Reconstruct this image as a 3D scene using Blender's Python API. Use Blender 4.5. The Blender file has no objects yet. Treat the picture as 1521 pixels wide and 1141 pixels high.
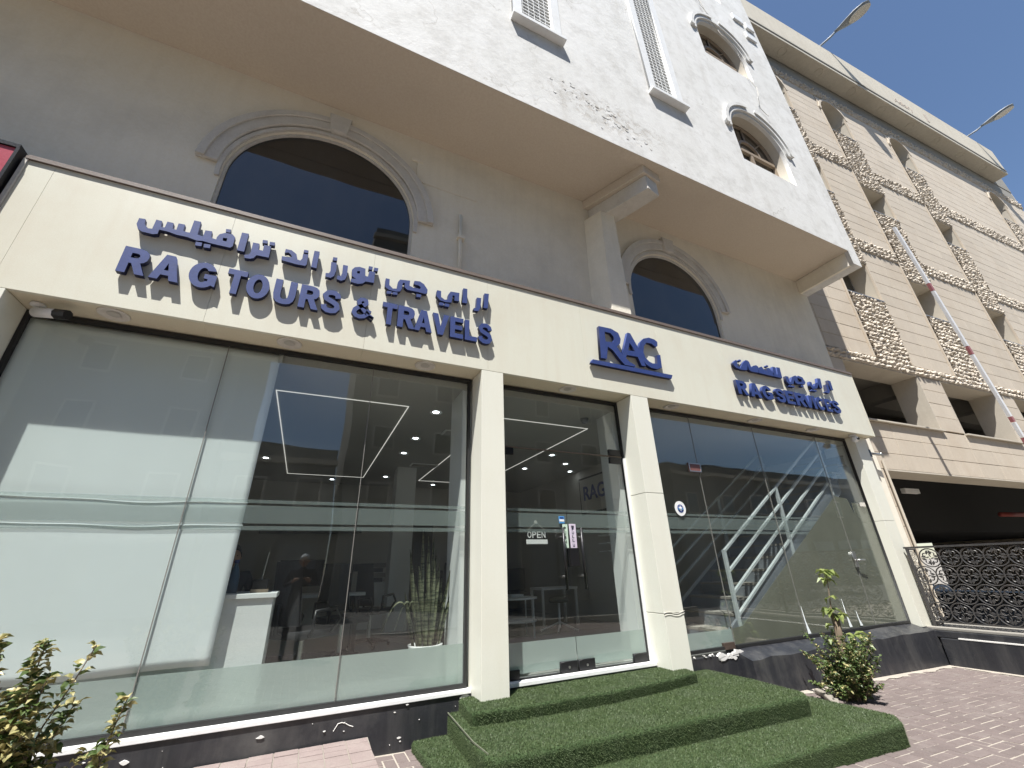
import bpy, bmesh, math, random
import numpy as np
from mathutils import Vector, Matrix
random.seed(7); NP = np.random.default_rng(7)
sc = bpy.context.scene
COL = sc.collection
R = math.radians

# ---------------------------------------------------------------- camera, light, exposure
YAW, PIT, ROL = -0.44325738, 0.41545236, 0.02992029
EYE = Vector((0.0, 0.0, 1.5))
def cam_matrix():
    base = Matrix(((1, 0, 0), (0, 0, 1), (0, -1, 0)))
    return Matrix.Rotation(YAW, 3, 'Z') @ Matrix.Rotation(PIT, 3, 'X') @ base @ Matrix.Rotation(ROL, 3, 'Z')
CM = cam_matrix()
cam = bpy.data.cameras.new('camera'); camo = bpy.data.objects.new('camera', cam); COL.objects.link(camo)
cam.sensor_width = 36; cam.lens = 620.33 / 1521 * 36; cam.clip_start = 0.03; cam.clip_end = 2000
flip = Matrix(((1, 0, 0), (0, -1, 0), (0, 0, -1)))
camo.matrix_world = Matrix.Translation(EYE) @ (CM @ flip).to_4x4()
sc.camera = camo
def project(p):
    q = CM.transposed() @ (Vector(p) - EYE)
    if q.z <= 0.01: return None
    return (620.33 * q.x / q.z + 760.5, 620.33 * q.y / q.z + 570.5, q.z)
def seen(p, m=40):
    q = project(p)
    return q is not None and -m < q[0] < 1521 + m and -m < q[1] < 1141 + m

SUN_FROM = Vector((-0.9, -1.0, 2.85)).normalized()
elev = math.asin(SUN_FROM.z)
sun = bpy.data.lights.new('sun', 'SUN'); suno = bpy.data.objects.new('sun', sun); COL.objects.link(suno)
sun.energy = 5.0; sun.angle = R(0.5); sun.color = (1.0, 0.98, 0.945)
suno.rotation_euler = SUN_FROM.to_track_quat('Z', 'Y').to_euler(); suno.location = (-9, -10, 28)
W = bpy.data.worlds.new('World'); sc.world = W; W.use_nodes = True
nt = W.node_tree; nt.nodes.clear()
sky = nt.nodes.new('ShaderNodeTexSky'); sky.sky_type = 'NISHITA'; sky.sun_disc = False
sky.sun_elevation = elev; sky.sun_rotation = math.atan2(SUN_FROM.x, SUN_FROM.y)
sky.altitude = 0; sky.air_density = 1.0; sky.dust_density = 0.35; sky.ozone_density = 3.2
bg = nt.nodes.new('ShaderNodeBackground'); bg.inputs[1].default_value = 0.082
wo = nt.nodes.new('ShaderNodeOutputWorld')
nt.links.new(sky.outputs[0], bg.inputs[0]); nt.links.new(bg.outputs[0], wo.inputs[0])
sc.view_settings.view_transform = 'Standard'; sc.view_settings.look = 'None'
sc.view_settings.exposure = 0.88; sc.view_settings.gamma = 1.0
try: sc.view_settings.use_curve_mapping = False
except Exception: pass

# ---------------------------------------------------------------- materials
def newmat(name):
    m = bpy.data.materials.new(name); m.use_nodes = True
    n = m.node_tree; n.nodes.clear()
    o = n.nodes.new('ShaderNodeOutputMaterial'); return m, n, o
def coord(n, space):
    if space == 'world':
        g = n.nodes.new('ShaderNodeNewGeometry'); return g.outputs['Position']
    t = n.nodes.new('ShaderNodeTexCoord'); return t.outputs['Object']
def noise(n, vec, scale, detail=5, rough=0.6, stretch=None):
    if stretch:
        mp = n.nodes.new('ShaderNodeMapping'); mp.inputs['Scale'].default_value = stretch
        n.links.new(vec, mp.inputs['Vector']); vec = mp.outputs[0]
    t = n.nodes.new('ShaderNodeTexNoise'); t.inputs['Scale'].default_value = scale
    t.inputs['Detail'].default_value = detail; t.inputs['Roughness'].default_value = rough
    n.links.new(vec, t.inputs['Vector']); return t.outputs['Fac']
def ramp(n, fac, p0, p1, c0=(0, 0, 0, 1), c1=(1, 1, 1, 1)):
    r = n.nodes.new('ShaderNodeValToRGB'); r.color_ramp.elements[0].position = p0; r.color_ramp.elements[1].position = p1
    r.color_ramp.elements[0].color = c0; r.color_ramp.elements[1].color = c1
    n.links.new(fac, r.inputs[0]); return r.outputs[0]
def mix(n, fac, a, b, mode='MIX'):
    m = n.nodes.new('ShaderNodeMix'); m.data_type = 'RGBA'; m.blend_type = mode
    for s, v in ((m.inputs[0], fac), (m.inputs[6], a), (m.inputs[7], b)):
        if isinstance(v, (int, float)): s.default_value = v
        elif isinstance(v, tuple): s.default_value = (*v[:3], 1)
        else: n.links.new(v, s)
    return m.outputs[2]
def bump(n, h, strength, dist=0.01):
    b = n.nodes.new('ShaderNodeBump'); b.inputs['Strength'].default_value = strength; b.inputs['Distance'].default_value = dist
    n.links.new(h, b.inputs['Height']); return b.outputs[0]
def mat(name, col, rough=0.7, var=0.12, scale=3.0, stain=None, stain_amt=0.5, streak=0.0, bmp=0.15, bscale=60, metal=0.0,
        space='world', rnd=0.0, spec=0.4, fine=0.06):
    m, n, o = newmat(name)
    b = n.nodes.new('ShaderNodeBsdfPrincipled'); v = coord(n, space)
    b.inputs['Roughness'].default_value = rough; b.inputs['Metallic'].default_value = metal
    b.inputs['Specular IOR Level'].default_value = spec
    c = mix(n, noise(n, v, scale), tuple(x * (1 - var) for x in col), tuple(min(1, x * (1 + var)) for x in col))
    if fine:
        c = mix(n, fine, c, ramp(n, noise(n, v, bscale * 1.3, 3), .35, .65), 'OVERLAY')
    if stain:
        c = mix(n, mulv(n, ramp(n, noise(n, v, scale * 0.45, 9, .68), .5, .74), stain_amt), c, stain)
    if streak:
        s = ramp(n, noise(n, v, 1.0, 6, .6, (7, 7, .55)), .48, .75)
        c = mix(n, mulv(n, s, streak), c, stain or tuple(x * .5 for x in col))
    if rnd:
        oi = n.nodes.new('ShaderNodeObjectInfo')
        c = mix(n, mulv(n, oi.outputs['Random'], rnd), c, tuple(x * .55 for x in col))
    n.links.new(c, b.inputs['Base Color'])
    if bmp:
        n.links.new(bump(n, noise(n, v, bscale, 4), bmp), b.inputs['Normal'])
    n.links.new(b.outputs[0], o.inputs[0]); return m
def mulv(n, a, k):
    m = n.nodes.new('ShaderNodeMath'); m.operation = 'MULTIPLY'; m.inputs[1].default_value = k
    n.links.new(a, m.inputs[0]); return m.outputs[0]
def glass(name, tint=(.86, .9, .88), refl=1.5, base=0.02, rough=0.0, wave=0.0, dirt=0.0):
    m, n, o = newmat(name)
    tr = n.nodes.new('ShaderNodeBsdfTransparent'); tr.inputs[0].default_value = (*tint, 1)
    gl = n.nodes.new('ShaderNodeBsdfGlossy'); gl.inputs['Roughness'].default_value = rough
    gl.inputs[0].default_value = (1, 1, 1, 1)
    fr = n.nodes.new('ShaderNodeFresnel'); ge = n.nodes.new('ShaderNodeNewGeometry')
    io = n.nodes.new('ShaderNodeMath'); io.operation = 'MULTIPLY_ADD'; io.inputs[1].default_value = 1 / 1.5 - 1.5; io.inputs[2].default_value = 1.5
    n.links.new(ge.outputs['Backfacing'], io.inputs[0]); n.links.new(io.outputs[0], fr.inputs[0])   # same reflectance from either side of the thin pane
    if wave:
        v = coord(n, 'world'); nn = bump(n, noise(n, v, 0.9, 1), wave, 0.02)
        n.links.new(nn, gl.inputs['Normal'])
    k = n.nodes.new('ShaderNodeMath'); k.operation = 'MULTIPLY_ADD'; k.inputs[1].default_value = refl; k.inputs[2].default_value = base
    k.use_clamp = True
    n.links.new(fr.outputs[0], k.inputs[0])
    mx = n.nodes.new('ShaderNodeMixShader')
    n.links.new(k.outputs[0], mx.inputs[0]); n.links.new(tr.outputs[0], mx.inputs[1]); n.links.new(gl.outputs[0], mx.inputs[2])
    out = mx.outputs[0]
    if dirt:
        d = n.nodes.new('ShaderNodeBsdfDiffuse'); d.inputs[0].default_value = (.5, .5, .46, 1)
        v = coord(n, 'world')
        f = mulv(n, ramp(n, noise(n, v, 1.6, 8, .7, (1, 1, .5)), .3, .8), dirt)
        m2 = n.nodes.new('ShaderNodeMixShader'); n.links.new(f, m2.inputs[0]); n.links.new(out, m2.inputs[1]); n.links.new(d.outputs[0], m2.inputs[2])
        out = m2.outputs[0]
    n.links.new(out, o.inputs[0]); return m
def film(name, col, opac, transl=0.4, var=0.05, glossy=0.0):
    m, n, o = newmat(name); v = coord(n, 'world')
    c = mix(n, noise(n, v, 2.2, 6), tuple(x * (1 - var) for x in col), tuple(min(1, x * (1 + var)) for x in col))
    d = n.nodes.new('ShaderNodeBsdfDiffuse'); t = n.nodes.new('ShaderNodeBsdfTranslucent')
    n.links.new(c, d.inputs[0]); n.links.new(c, t.inputs[0])
    a = n.nodes.new('ShaderNodeMixShader'); a.inputs[0].default_value = transl
    n.links.new(d.outputs[0], a.inputs[1]); n.links.new(t.outputs[0], a.inputs[2])
    tr = n.nodes.new('ShaderNodeBsdfTransparent'); mx = n.nodes.new('ShaderNodeMixShader')
    mx.inputs[0].default_value = opac
    n.links.new(tr.outputs[0], mx.inputs[1]); n.links.new(a.outputs[0], mx.inputs[2])
    n.links.new(mx.outputs[0], o.inputs[0]); return m
def emit(name, col, s):
    m, n, o = newmat(name); e = n.nodes.new('ShaderNodeEmission'); e.inputs[0].default_value = (*col, 1); e.inputs[1].default_value = s
    n.links.new(e.outputs[0], o.inputs[0]); return m
def leafmat(name, c1, c2, transl=.3):
    m, n, o = newmat(name); v = coord(n, 'world')
    c = mix(n, ramp(n, noise(n, v, 28, 2), .35, .65), c1, c2)
    d = n.nodes.new('ShaderNodeBsdfPrincipled'); d.inputs['Roughness'].default_value = .45; t = n.nodes.new('ShaderNodeBsdfTranslucent')
    n.links.new(c, d.inputs['Base Color']); n.links.new(c, t.inputs[0])
    a = n.nodes.new('ShaderNodeMixShader'); a.inputs[0].default_value = transl
    n.links.new(d.outputs[0], a.inputs[1]); n.links.new(t.outputs[0], a.inputs[2]); n.links.new(a.outputs[0], o.inputs[0]); return m

def facade_paint():
    m, n, o = newmat('weathered_white_paint'); b = n.nodes.new('ShaderNodeBsdfPrincipled'); v = coord(n, 'world')
    b.inputs['Roughness'].default_value = .85
    col = mix(n, ramp(n, noise(n, v, 1.1, 9, .65), .3, .7), (.66, .65, .615), (.73, .72, .695))
    col = mix(n, mulv(n, ramp(n, noise(n, v, 2.4, 12, .78), .47, .70), .75), col, (.47, .455, .42))
    st = ramp(n, noise(n, v, 1.0, 7, .65, (3.5, 3.5, .45)), .52, .8)
    col = mix(n, mulv(n, st, .4), col, (.46, .43, .38))
    # the worn patch of peeled paint over the edge of the jetty, a stain with a shape of its own
    sx = n.nodes.new('ShaderNodeMapping'); sx.vector_type = 'POINT'; sx.inputs['Location'].default_value = (-3.55, -3.41, -8.35)
    n.links.new(v, sx.inputs['Vector'])
    sx2 = n.nodes.new('ShaderNodeMapping'); sx2.inputs['Scale'].default_value = (.62, 1, 1.8); n.links.new(sx.outputs[0], sx2.inputs['Vector'])
    ln = n.nodes.new('ShaderNodeVectorMath'); ln.operation = 'LENGTH'; n.links.new(sx2.outputs[0], ln.inputs[0])
    near = ramp(n, ln.outputs['Value'], .25, .95, (1, 1, 1, 1), (0, 0, 0, 1))
    pk = ramp(n, noise(n, v, 7.0, 9, .75), .50, .56)
    mm = n.nodes.new('ShaderNodeMath'); mm.operation = 'MULTIPLY'; n.links.new(near, mm.inputs[0]); n.links.new(pk, mm.inputs[1])
    col = mix(n, mulv(n, mm.outputs[0], .5), col, (.37, .31, .24))
    # hairline cracks
    vo = n.nodes.new('ShaderNodeTexVoronoi'); vo.feature = 'DISTANCE_TO_EDGE'; vo.inputs['Scale'].default_value = .55
    dv = n.nodes.new('ShaderNodeVectorMath'); dv.operation = 'ADD'
    nz = n.nodes.new('ShaderNodeTexNoise'); nz.inputs['Scale'].default_value = 1.7; nz.inputs['Detail'].default_value = 6
    n.links.new(v, nz.inputs['Vector']); n.links.new(v, dv.inputs[0]); n.links.new(nz.outputs['Color'], dv.inputs[1]); n.links.new(dv.outputs[0], vo.inputs['Vector'])
    ck = ramp(n, vo.outputs['Distance'], .0, .008, (1, 1, 1, 1), (0, 0, 0, 1))
    gate = ramp(n, noise(n, v, .5, 3), .5, .62)
    m2 = n.nodes.new('ShaderNodeMath'); m2.operation = 'MULTIPLY'; n.links.new(ck, m2.inputs[0]); n.links.new(gate, m2.inputs[1])
    col = mix(n, mulv(n, m2.outputs[0], .45), col, (.3, .27, .22))
    n.links.new(col, b.inputs['Base Color'])
    h = n.nodes.new('ShaderNodeMath'); h.operation = 'ADD'; n.links.new(noise(n, v, 9, 8, .7), h.inputs[0]); n.links.new(mulv(n, mm.outputs[0], -.8), h.inputs[1])
    n.links.new(bump(n, h.outputs[0], .32, .02), b.inputs['Normal'])
    n.links.new(b.outputs[0], o.inputs[0]); return m

M = {}
M['facade'] = facade_paint()
M['wall'] = mat('cream_wall_paint', (.82, .765, .64), .85, .07, 1.3, (.42, .38, .31), .35, .12, .25, 26)
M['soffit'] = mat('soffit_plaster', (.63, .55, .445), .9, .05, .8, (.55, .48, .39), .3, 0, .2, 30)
M['mould'] = mat('moulding_plaster', (.62, .59, .53), .8, .12, 5, (.40, .36, .31), .5, .2, .3, 40)
M['fascia'] = mat('fascia_panel_cream', (.66, .645, .535), .42, .03, 1.2, (.56, .48, .36), .42, .22, .04, 90)
M['pillar'] = mat('pillar_panel_cream', (.73, .72, .62), .38, .03, 1.5, (.60, .55, .42), .22, .12, .04, 90)
M['fsoffit'] = mat('shop_soffit_panel', (.66, .60, .45), .45, .04, 2, None, 0, 0, .03, 60)
M['trim'] = mat('brown_trim', (.16, .125, .105), .5, .15, 6, None)
M['red'] = mat('red_sign_panel', (.42, .07, .10), .35, .1, 2, (.2, .02, .02), .4)
M['blue'] = mat('blue_letter_face', (.024, .046, .175), .6, .28, 14, (.05, .07, .18), .5, .25, .08, 70)
M['bluedark'] = mat('dark_letter', (.012, .016, .05), .6)
M['sand'] = mat('pale_jointing_sand', (.36, .32, .27), .95, .15, 8, (.28, .25, .21), .5, 0, .5, 90)
M['fitting'] = mat('dark_bronze_fitting', (.07, .05, .04), .4)
M['black'] = mat('black_metal', (.012, .012, .013), .35, .2, 10)
M['frame'] = mat('black_gasket', (.02, .02, .02), .5, .2, 10)
M['white'] = mat('white_painted_trim', (.80, .80, .78), .5, .05, 8, (.5, .47, .42), .25)
M['whitemetal'] = mat('white_steel', (.50, .54, .54), .4, .04, 8)
M['plinth'] = mat('black_stone_plinth', (.026, .027, .031), .32, .35, 2.5, (.14, .135, .125), .55, .3, .3, 14, spec=.5)
M['chip'] = mat('white_paint_chips', (.72, .70, .66), .8, .1, 20)
M['glass'] = glass('window_glass', (.955, .975, .965), 1.0, .012, 0, .25, .02)
M['darkglass'] = glass('dark_tinted_glass', (.03, .035, .04), 1.2, .02, .02, .3, .11)
M['film'] = film('frosted_film', (.62, .70, .665), .72, .35)
M['filmband'] = film('frosted_band', (.50, .58, .56), .26, .35)
M['sheet'] = film('white_blind_sheet', (.86, .91, .90), .99, .15, .035)
M['stairfilm'] = film('frosted_dusty_film', (.30, .30, .235), .76, .3, .22)
M['stone'] = mat('limestone_panel', (.56, .485, .39), .8, .10, 1.6, (.45, .36, .26), .5, .25, .2, 35, space='world', rnd=.16)
M['stonep'] = mat('limestone_pier', (.56, .485, .39), .8, .10, 1.6, (.45, .36, .26), .5, .25, .2, 35)
M['rough'] = mat('split_face_stone', (.57, .505, .42), .95, .22, 12, (.22, .18, .14), .8, .1, .9, 30)
M['joint'] = mat('dark_joint', (.16, .13, .10), .95)
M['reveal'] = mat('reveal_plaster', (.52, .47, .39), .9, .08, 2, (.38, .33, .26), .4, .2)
M['conc'] = mat('parapet_concrete', (.54, .49, .40), .9, .08, 1.2, (.40, .35, .27), .5, .35, .2, 20)
M['concd'] = mat('bare_concrete', (.26, .245, .215), .95, .12, 1.2, (.17, .155, .13), .5)
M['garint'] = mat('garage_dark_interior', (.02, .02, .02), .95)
M['brownframe'] = mat('brown_window_frame', (.30, .235, .17), .5, .1, 8)
M['greyframe'] = mat('grey_window_frame', (.22, .23, .25), .4, .1, 8)
M['paver'] = mat('red_concrete_paver', (.165, .132, .122), .9, .2, 9, (.24, .21, .19), .6, 0, .4, 80, space='world', rnd=.32)
M['palepaver'] = mat('pale_concrete_paver', (.24, .19, .175), .9, .15, 9, (.30, .26, .23), .6, 0, .4, 80)
M['grout'] = mat('grey_silicone', (.22, .21, .19), .6)
M['ground'] = mat('sandy_ground', (.25, .225, .19), .95, .15, 3, (.3, .26, .2), .5, 0, .4, 60)
M['asphalt'] = mat('asphalt', (.09, .087, .082), .9, .2, 5, (.12, .11, .1), .4, 0, .5, 90)
M['turf'] = mat('turf_base', (.035, .06, .02), .95, .3, 9, (.06, .085, .035), .5)
def blade_mat():
    m, n, o = newmat('turf_blades'); v = coord(n, 'world')
    c = mix(n, ramp(n, noise(n, v, 160, 2), .3, .7), (.055, .084, .03), (.108, .145, .058))
    c = mix(n, mulv(n, ramp(n, noise(n, v, 3.2, 7, .7), .45, .75), .55), c, (.13, .155, .10))
    d = n.nodes.new('ShaderNodeBsdfPrincipled'); d.inputs['Roughness'].default_value = .55
    n.links.new(c, d.inputs['Base Color']); n.links.new(d.outputs[0], o.inputs[0]); return m
M['blade'] = blade_mat()
M['seam'] = mat('turf_seam_tape', (.15, .16, .11), .9, .3, 20)
M['leafy'] = leafmat('variegated_leaf', (.20, .20, .07), (.58, .50, .24), .25)
M['leafg'] = leafmat('green_leaf', (.05, .09, .022), (.14, .19, .06), .3)
M['leafb'] = leafmat('broad_leaf', (.14, .20, .05), (.34, .38, .13), .35)
M['snake'] = leafmat('snake_plant_leaf', (.05, .08, .03), (.24, .26, .13), .1)
M['bark'] = mat('bark', (.17, .13, .09), .9, .3, 20)
M['intwall'] = mat('interior_wall', (.50, .48, .43), .8, .04, 1)
M['intwhite'] = mat('interior_white', (.74, .76, .74), .6, .03, 2)
M['ceil'] = mat('ceiling_board', (.42, .42, .39), .85, .03, 1)
M['floor'] = mat('glossy_floor_tile', (.42, .42, .40), .12, .08, 1.2, None, bmp=0)
M['office'] = mat('black_mesh_fabric', (.035, .035, .038), .5)
M['sofa'] = mat('grey_green_sofa', (.13, .125, .10), .9)
M['skin'] = mat('skin', (.40, .24, .16), .5, .05, 10)
M['hair'] = mat('black_hair', (.012, .010, .009), .6)
M['shirt'] = mat('pale_shirt', (.50, .54, .58), .85)
M['darkcloth'] = mat('dark_cloth', (.03, .03, .04), .9)
M['led'] = emit('led_strip', (1, .97, .9), .38)
M['lamp'] = emit('downlight_glow', (.9, .95, 1), 7)
M['navy'] = mat('navy_print', (.02, .045, .20), .5)
M['skyblue'] = mat('blue_sticker', (.08, .30, .62), .5)
M['bottle'] = mat('blue_bottle', (.03, .09, .16), .3)
M['pinkish'] = mat('pull_sticker', (.62, .55, .64), .5)
M['palegreen'] = mat('pale_green_notice', (.55, .68, .55), .5)
M['plaque'] = mat('maroon_plaque', (.18, .08, .07), .3)
M['steel'] = mat('brushed_steel', (.5, .5, .48), .3, .1, 10, metal=.9)
M['iron'] = mat('wrought_iron', (.055, .052, .05), .45, .3, 12, (.12, .10, .08), .4)
M['ironlit'] = mat('sunlit_iron_tone', (.50, .46, .38), .6, .2, 12)  # paler copy of the iron, sunlight put into the colour
M['boomw'] = mat('boom_white', (.76, .75, .74), .4, .05, 6, (.5, .48, .44), .4)
M['boomr'] = mat('boom_red', (.34, .12, .12), .5, .2, 6)
M['lampgrey'] = mat('luminaire_grey', (.20, .22, .24), .4, .1, 6, bmp=0, fine=0)
M['lens'] = mat('luminaire_lens', (.50, .48, .43), .25, .1, 6, bmp=0, fine=0)
M['oppa'] = mat('opposite_render', (.22, .21, .185), .9, .1, .4)
M['oppb'] = mat('opposite_grey', (.15, .15, .145), .9, .1, .4)
M['rust'] = mat('rust_red_pipe', (.25, .05, .04), .6)
M['orange'] = mat('orange_sand', (.30, .10, .05), .9, .3, 5)

# ---------------------------------------------------------------- mesh helpers
ORG = {}
def tag(o, label=None, cat=None, group=None, kind=None):
    if label: o['label'] = label
    if cat: o['category'] = cat
    if group: o['group'] = group
    if kind: o['kind'] = kind
    return o
def empty(name, loc=(0, 0, 0), rz=0.0, label=None, cat=None, group=None):
    o = bpy.data.objects.new(name, None); COL.objects.link(o); o.location = loc; o.rotation_euler = (0, 0, rz)
    o.empty_display_size = .2
    ORG[o.name] = Matrix.Translation(loc) @ Matrix.Rotation(rz, 4, 'Z')
    return tag(o, label, cat, group)
def link(name, me, material, parent=None, local=False):
    """local: mesh is already in the parent's space, else it is in world space"""
    if material is not None and not me.materials: me.materials.append(material)
    o = bpy.data.objects.new(name, me); COL.objects.link(o)
    if parent is not None:
        Mx = ORG[parent.name]
        if not local: me.transform(Mx.inverted())
        o.parent = parent; ORG[o.name] = Mx
    else:
        if len(me.vertices):
            n = len(me.vertices); a = np.empty(n * 3, 'f'); me.vertices.foreach_get('co', a); a = a.reshape(-1, 3)
            c = Vector(((a[:, 0].min() + a[:, 0].max()) / 2, (a[:, 1].min() + a[:, 1].max()) / 2, a[:, 2].min()))
            me.transform(Matrix.Translation(-c)); o.location = c
            ORG[o.name] = Matrix.Translation(c)
    return o
class MB:
    def __init__(s): s.v = []; s.f = []
    def add(s, vs, fs):
        b = len(s.v); s.v += [tuple(x) for x in vs]; s.f += [tuple(b + i for i in f) for f in fs]; return s
    def box(s, x0, x1, y0, y1, z0, z1):
        return s.add([(x0, y0, z0), (x1, y0, z0), (x1, y1, z0), (x0, y1, z0), (x0, y0, z1), (x1, y0, z1), (x1, y1, z1), (x0, y1, z1)],
                     [(0, 3, 2, 1), (4, 5, 6, 7), (0, 1, 5, 4), (1, 2, 6, 5), (2, 3, 7, 6), (3, 0, 4, 7)])
    def prism(s, pts, z0, z1, top=None):
        n = len(pts); top = top or pts
        return s.add([(p[0], p[1], z0) for p in pts] + [(p[0], p[1], z1) for p in top],
                     [tuple(range(n))[::-1], tuple(range(n, 2 * n))] + [(i, (i + 1) % n, n + (i + 1) % n, n + i) for i in range(n)])
    def tube(s, pts, r, seg=8, closed=False):
        pts = [Vector(p) for p in pts]; n = len(pts); rings = []
        rr = r if isinstance(r, (list, tuple)) else [r] * n
        up = Vector((0, 0, 1)); prev = None
        for i, p in enumerate(pts):
            if closed: t = pts[(i + 1) % n] - pts[i - 1]
            else: t = pts[min(i + 1, n - 1)] - pts[max(i - 1, 0)]
            if t.length < 1e-9: t = Vector((0, 0, 1))
            t.normalize()
            if prev is None: a = t.cross(up if abs(t.z) < .9 else Vector((1, 0, 0))).normalized()
            else:
                a = prev - t * prev.dot(t)
                a = a.normalized() if a.length > 1e-6 else t.cross(up).normalized()
            prev = a; b = t.cross(a)
            rings.append([p + (a * math.cos(2 * math.pi * k / seg) + b * math.sin(2 * math.pi * k / seg)) * rr[i] for k in range(seg)])
        vs = [q for rg in rings for q in rg]; fs = []
        m = n if closed else n - 1
        for i in range(m):
            j = (i + 1) % n
            for k in range(seg): fs.append((i * seg + k, i * seg + (k + 1) % seg, j * seg + (k + 1) % seg, j * seg + k))
        if not closed: fs += [tuple(range(seg))[::-1], tuple((n - 1) * seg + k for k in range(seg))]
        return s.add(vs, fs)
    def lathe(s, prof, c=(0, 0, 0), seg=20):
        c = Vector(c); vs = []; fs = []; n = len(prof)
        for r, z in prof:
            for k in range(seg): vs.append(c + Vector((r * math.cos(2 * math.pi * k / seg), r * math.sin(2 * math.pi * k / seg), z)))
        for i in range(n - 1):
            for k in range(seg): fs.append((i * seg + k, i * seg + (k + 1) % seg, (i + 1) * seg + (k + 1) % seg, (i + 1) * seg + k))
        fs += [tuple(range(seg))[::-1], tuple((n - 1) * seg + k for k in range(seg))]
        return s.add(vs, fs)
    def xf(s, m):
        s.v = [tuple(m @ Vector(p)) for p in s.v]; return s
    def mesh(s, name='mesh'):
        me = bpy.data.meshes.new(name); me.from_pydata(s.v, [], s.f); me.update(); return me
    def build(s, name, material, parent=None, local=False, smooth=False, bevel=0.0):
        me = s.mesh(name)
        if bevel:
            bm = bmesh.new(); bm.from_mesh(me)
            bmesh.ops.bevel(bm, geom=bm.edges[:], offset=bevel, segments=2, affect='EDGES', profile=.6)
            bm.to_mesh(me); bm.free()
        if smooth: me.polygons.foreach_set('use_smooth', [True] * len(me.polygons))
        return link(name, me, material, parent, local)
def plate_mesh(outer, holes, depth, bev=0.0):
    """flat plate of real thickness with holes; outline in (x, z), front face at y = -depth/2"""
    cu = bpy.data.curves.new('outline', 'CURVE'); cu.dimensions = '2D'; cu.fill_mode = 'BOTH'; cu.extrude = max(depth / 2 - bev, 1e-4)
    cu.bevel_depth = bev; cu.bevel_resolution = 0
    for pts in [outer] + list(holes):
        sp = cu.splines.new('POLY'); sp.points.add(len(pts) - 1)
        for i, p in enumerate(pts): sp.points[i].co = (p[0], p[1], 0, 1)
        sp.use_cyclic_u = True
    ob = bpy.data.objects.new('outline', cu); COL.objects.link(ob)
    dg = bpy.context.evaluated_depsgraph_get()
    me = bpy.data.meshes.new_from_object(ob.evaluated_get(dg)); bpy.data.objects.remove(ob); bpy.data.curves.remove(cu)
    me.transform(Matrix(((1, 0, 0, 0), (0, 0, -1, 0), (0, 1, 0, 0), (0, 0, 0, 1))))
    me.materials.clear(); return me
def plate(name, outer, holes, yfront, depth, material, parent=None, local=False, bev=0.0):
    me = plate_mesh(outer, holes, depth, bev); me.transform(Matrix.Translation((0, yfront + depth / 2, 0)))
    return link(name, me, material, parent, local)
def letter(name, outer, holes, y, d, root):
    o = plate(name, outer, holes, y, d, M['blue'], root); me = o.data; me.materials.append(M['bluedark'])
    for p in me.polygons: p.material_index = 0 if abs(p.normal.y) > .9 else (1 if p.normal.z < .2 else 0)  # side and under faces near-black: their shade is put into the colour
    return o
def arc(cx, cz, r, a0, a1, n=24, rz=None):
    rz = rz or r
    return [(cx + r * math.cos(R(a0 + (a1 - a0) * i / n)), cz + rz * math.sin(R(a0 + (a1 - a0) * i / n))) for i in range(n + 1)]
def copy_tree(o, parent=None, **kw):
    c = o.copy(); COL.objects.link(c)
    if parent is not None: c.parent = parent; c.matrix_parent_inverse = o.matrix_parent_inverse.copy()
    for ch in list(o.children): copy_tree(ch, c)
    for k, v in kw.items(): c[k] = v
    return c
def txt_mesh(s, size, depth, off=0.0, bold=True):
    cu = bpy.data.curves.new('t', 'FONT'); cu.body = s; cu.size = size; cu.extrude = depth / 2; cu.offset = off
    cu.fill_mode = 'BOTH'
    ob = bpy.data.objects.new('t', cu); COL.objects.link(ob)
    dg = bpy.context.evaluated_depsgraph_get()
    me = bpy.data.meshes.new_from_object(ob.evaluated_get(dg)); bpy.data.objects.remove(ob); bpy.data.curves.remove(cu)
    me.materials.clear(); return me
def fit_text(name, s, x0, x1, z0, z1, yfront, depth, material, parent, off=0.0):
    """one word or letter stretched into a box on a facade-parallel plane"""
    me = txt_mesh(s, 1.0, 1.0, off)
    n = len(me.vertices); a = np.empty(n * 3, 'f'); me.vertices.foreach_get('co', a); a = a.reshape(-1, 3)
    lo, hi = a.min(0), a.max(0)
    b = np.empty_like(a)
    b[:, 0] = x0 + (a[:, 0] - lo[0]) / (hi[0] - lo[0]) * (x1 - x0)
    b[:, 2] = z0 + (a[:, 1] - lo[1]) / (hi[1] - lo[1]) * (z1 - z0)
    b[:, 1] = yfront + depth / 2 - a[:, 2] / (hi[2] - lo[2]) * depth
    me.vertices.foreach_set('co', b.ravel()); me.update()
    return link(name, me, material, parent)
def cells(mb, xs, zs, holes, y0, y1):
    for i in range(len(xs) - 1):
        for j in range(len(zs) - 1):
            cx, cz = (xs[i] + xs[i + 1]) / 2, (zs[j] + zs[j + 1]) / 2
            if any(h[0] < cx < h[1] and h[2] < cz < h[3] for h in holes): continue
            mb.box(xs[i], xs[i + 1], y0, y1, zs[j], zs[j + 1])
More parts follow.
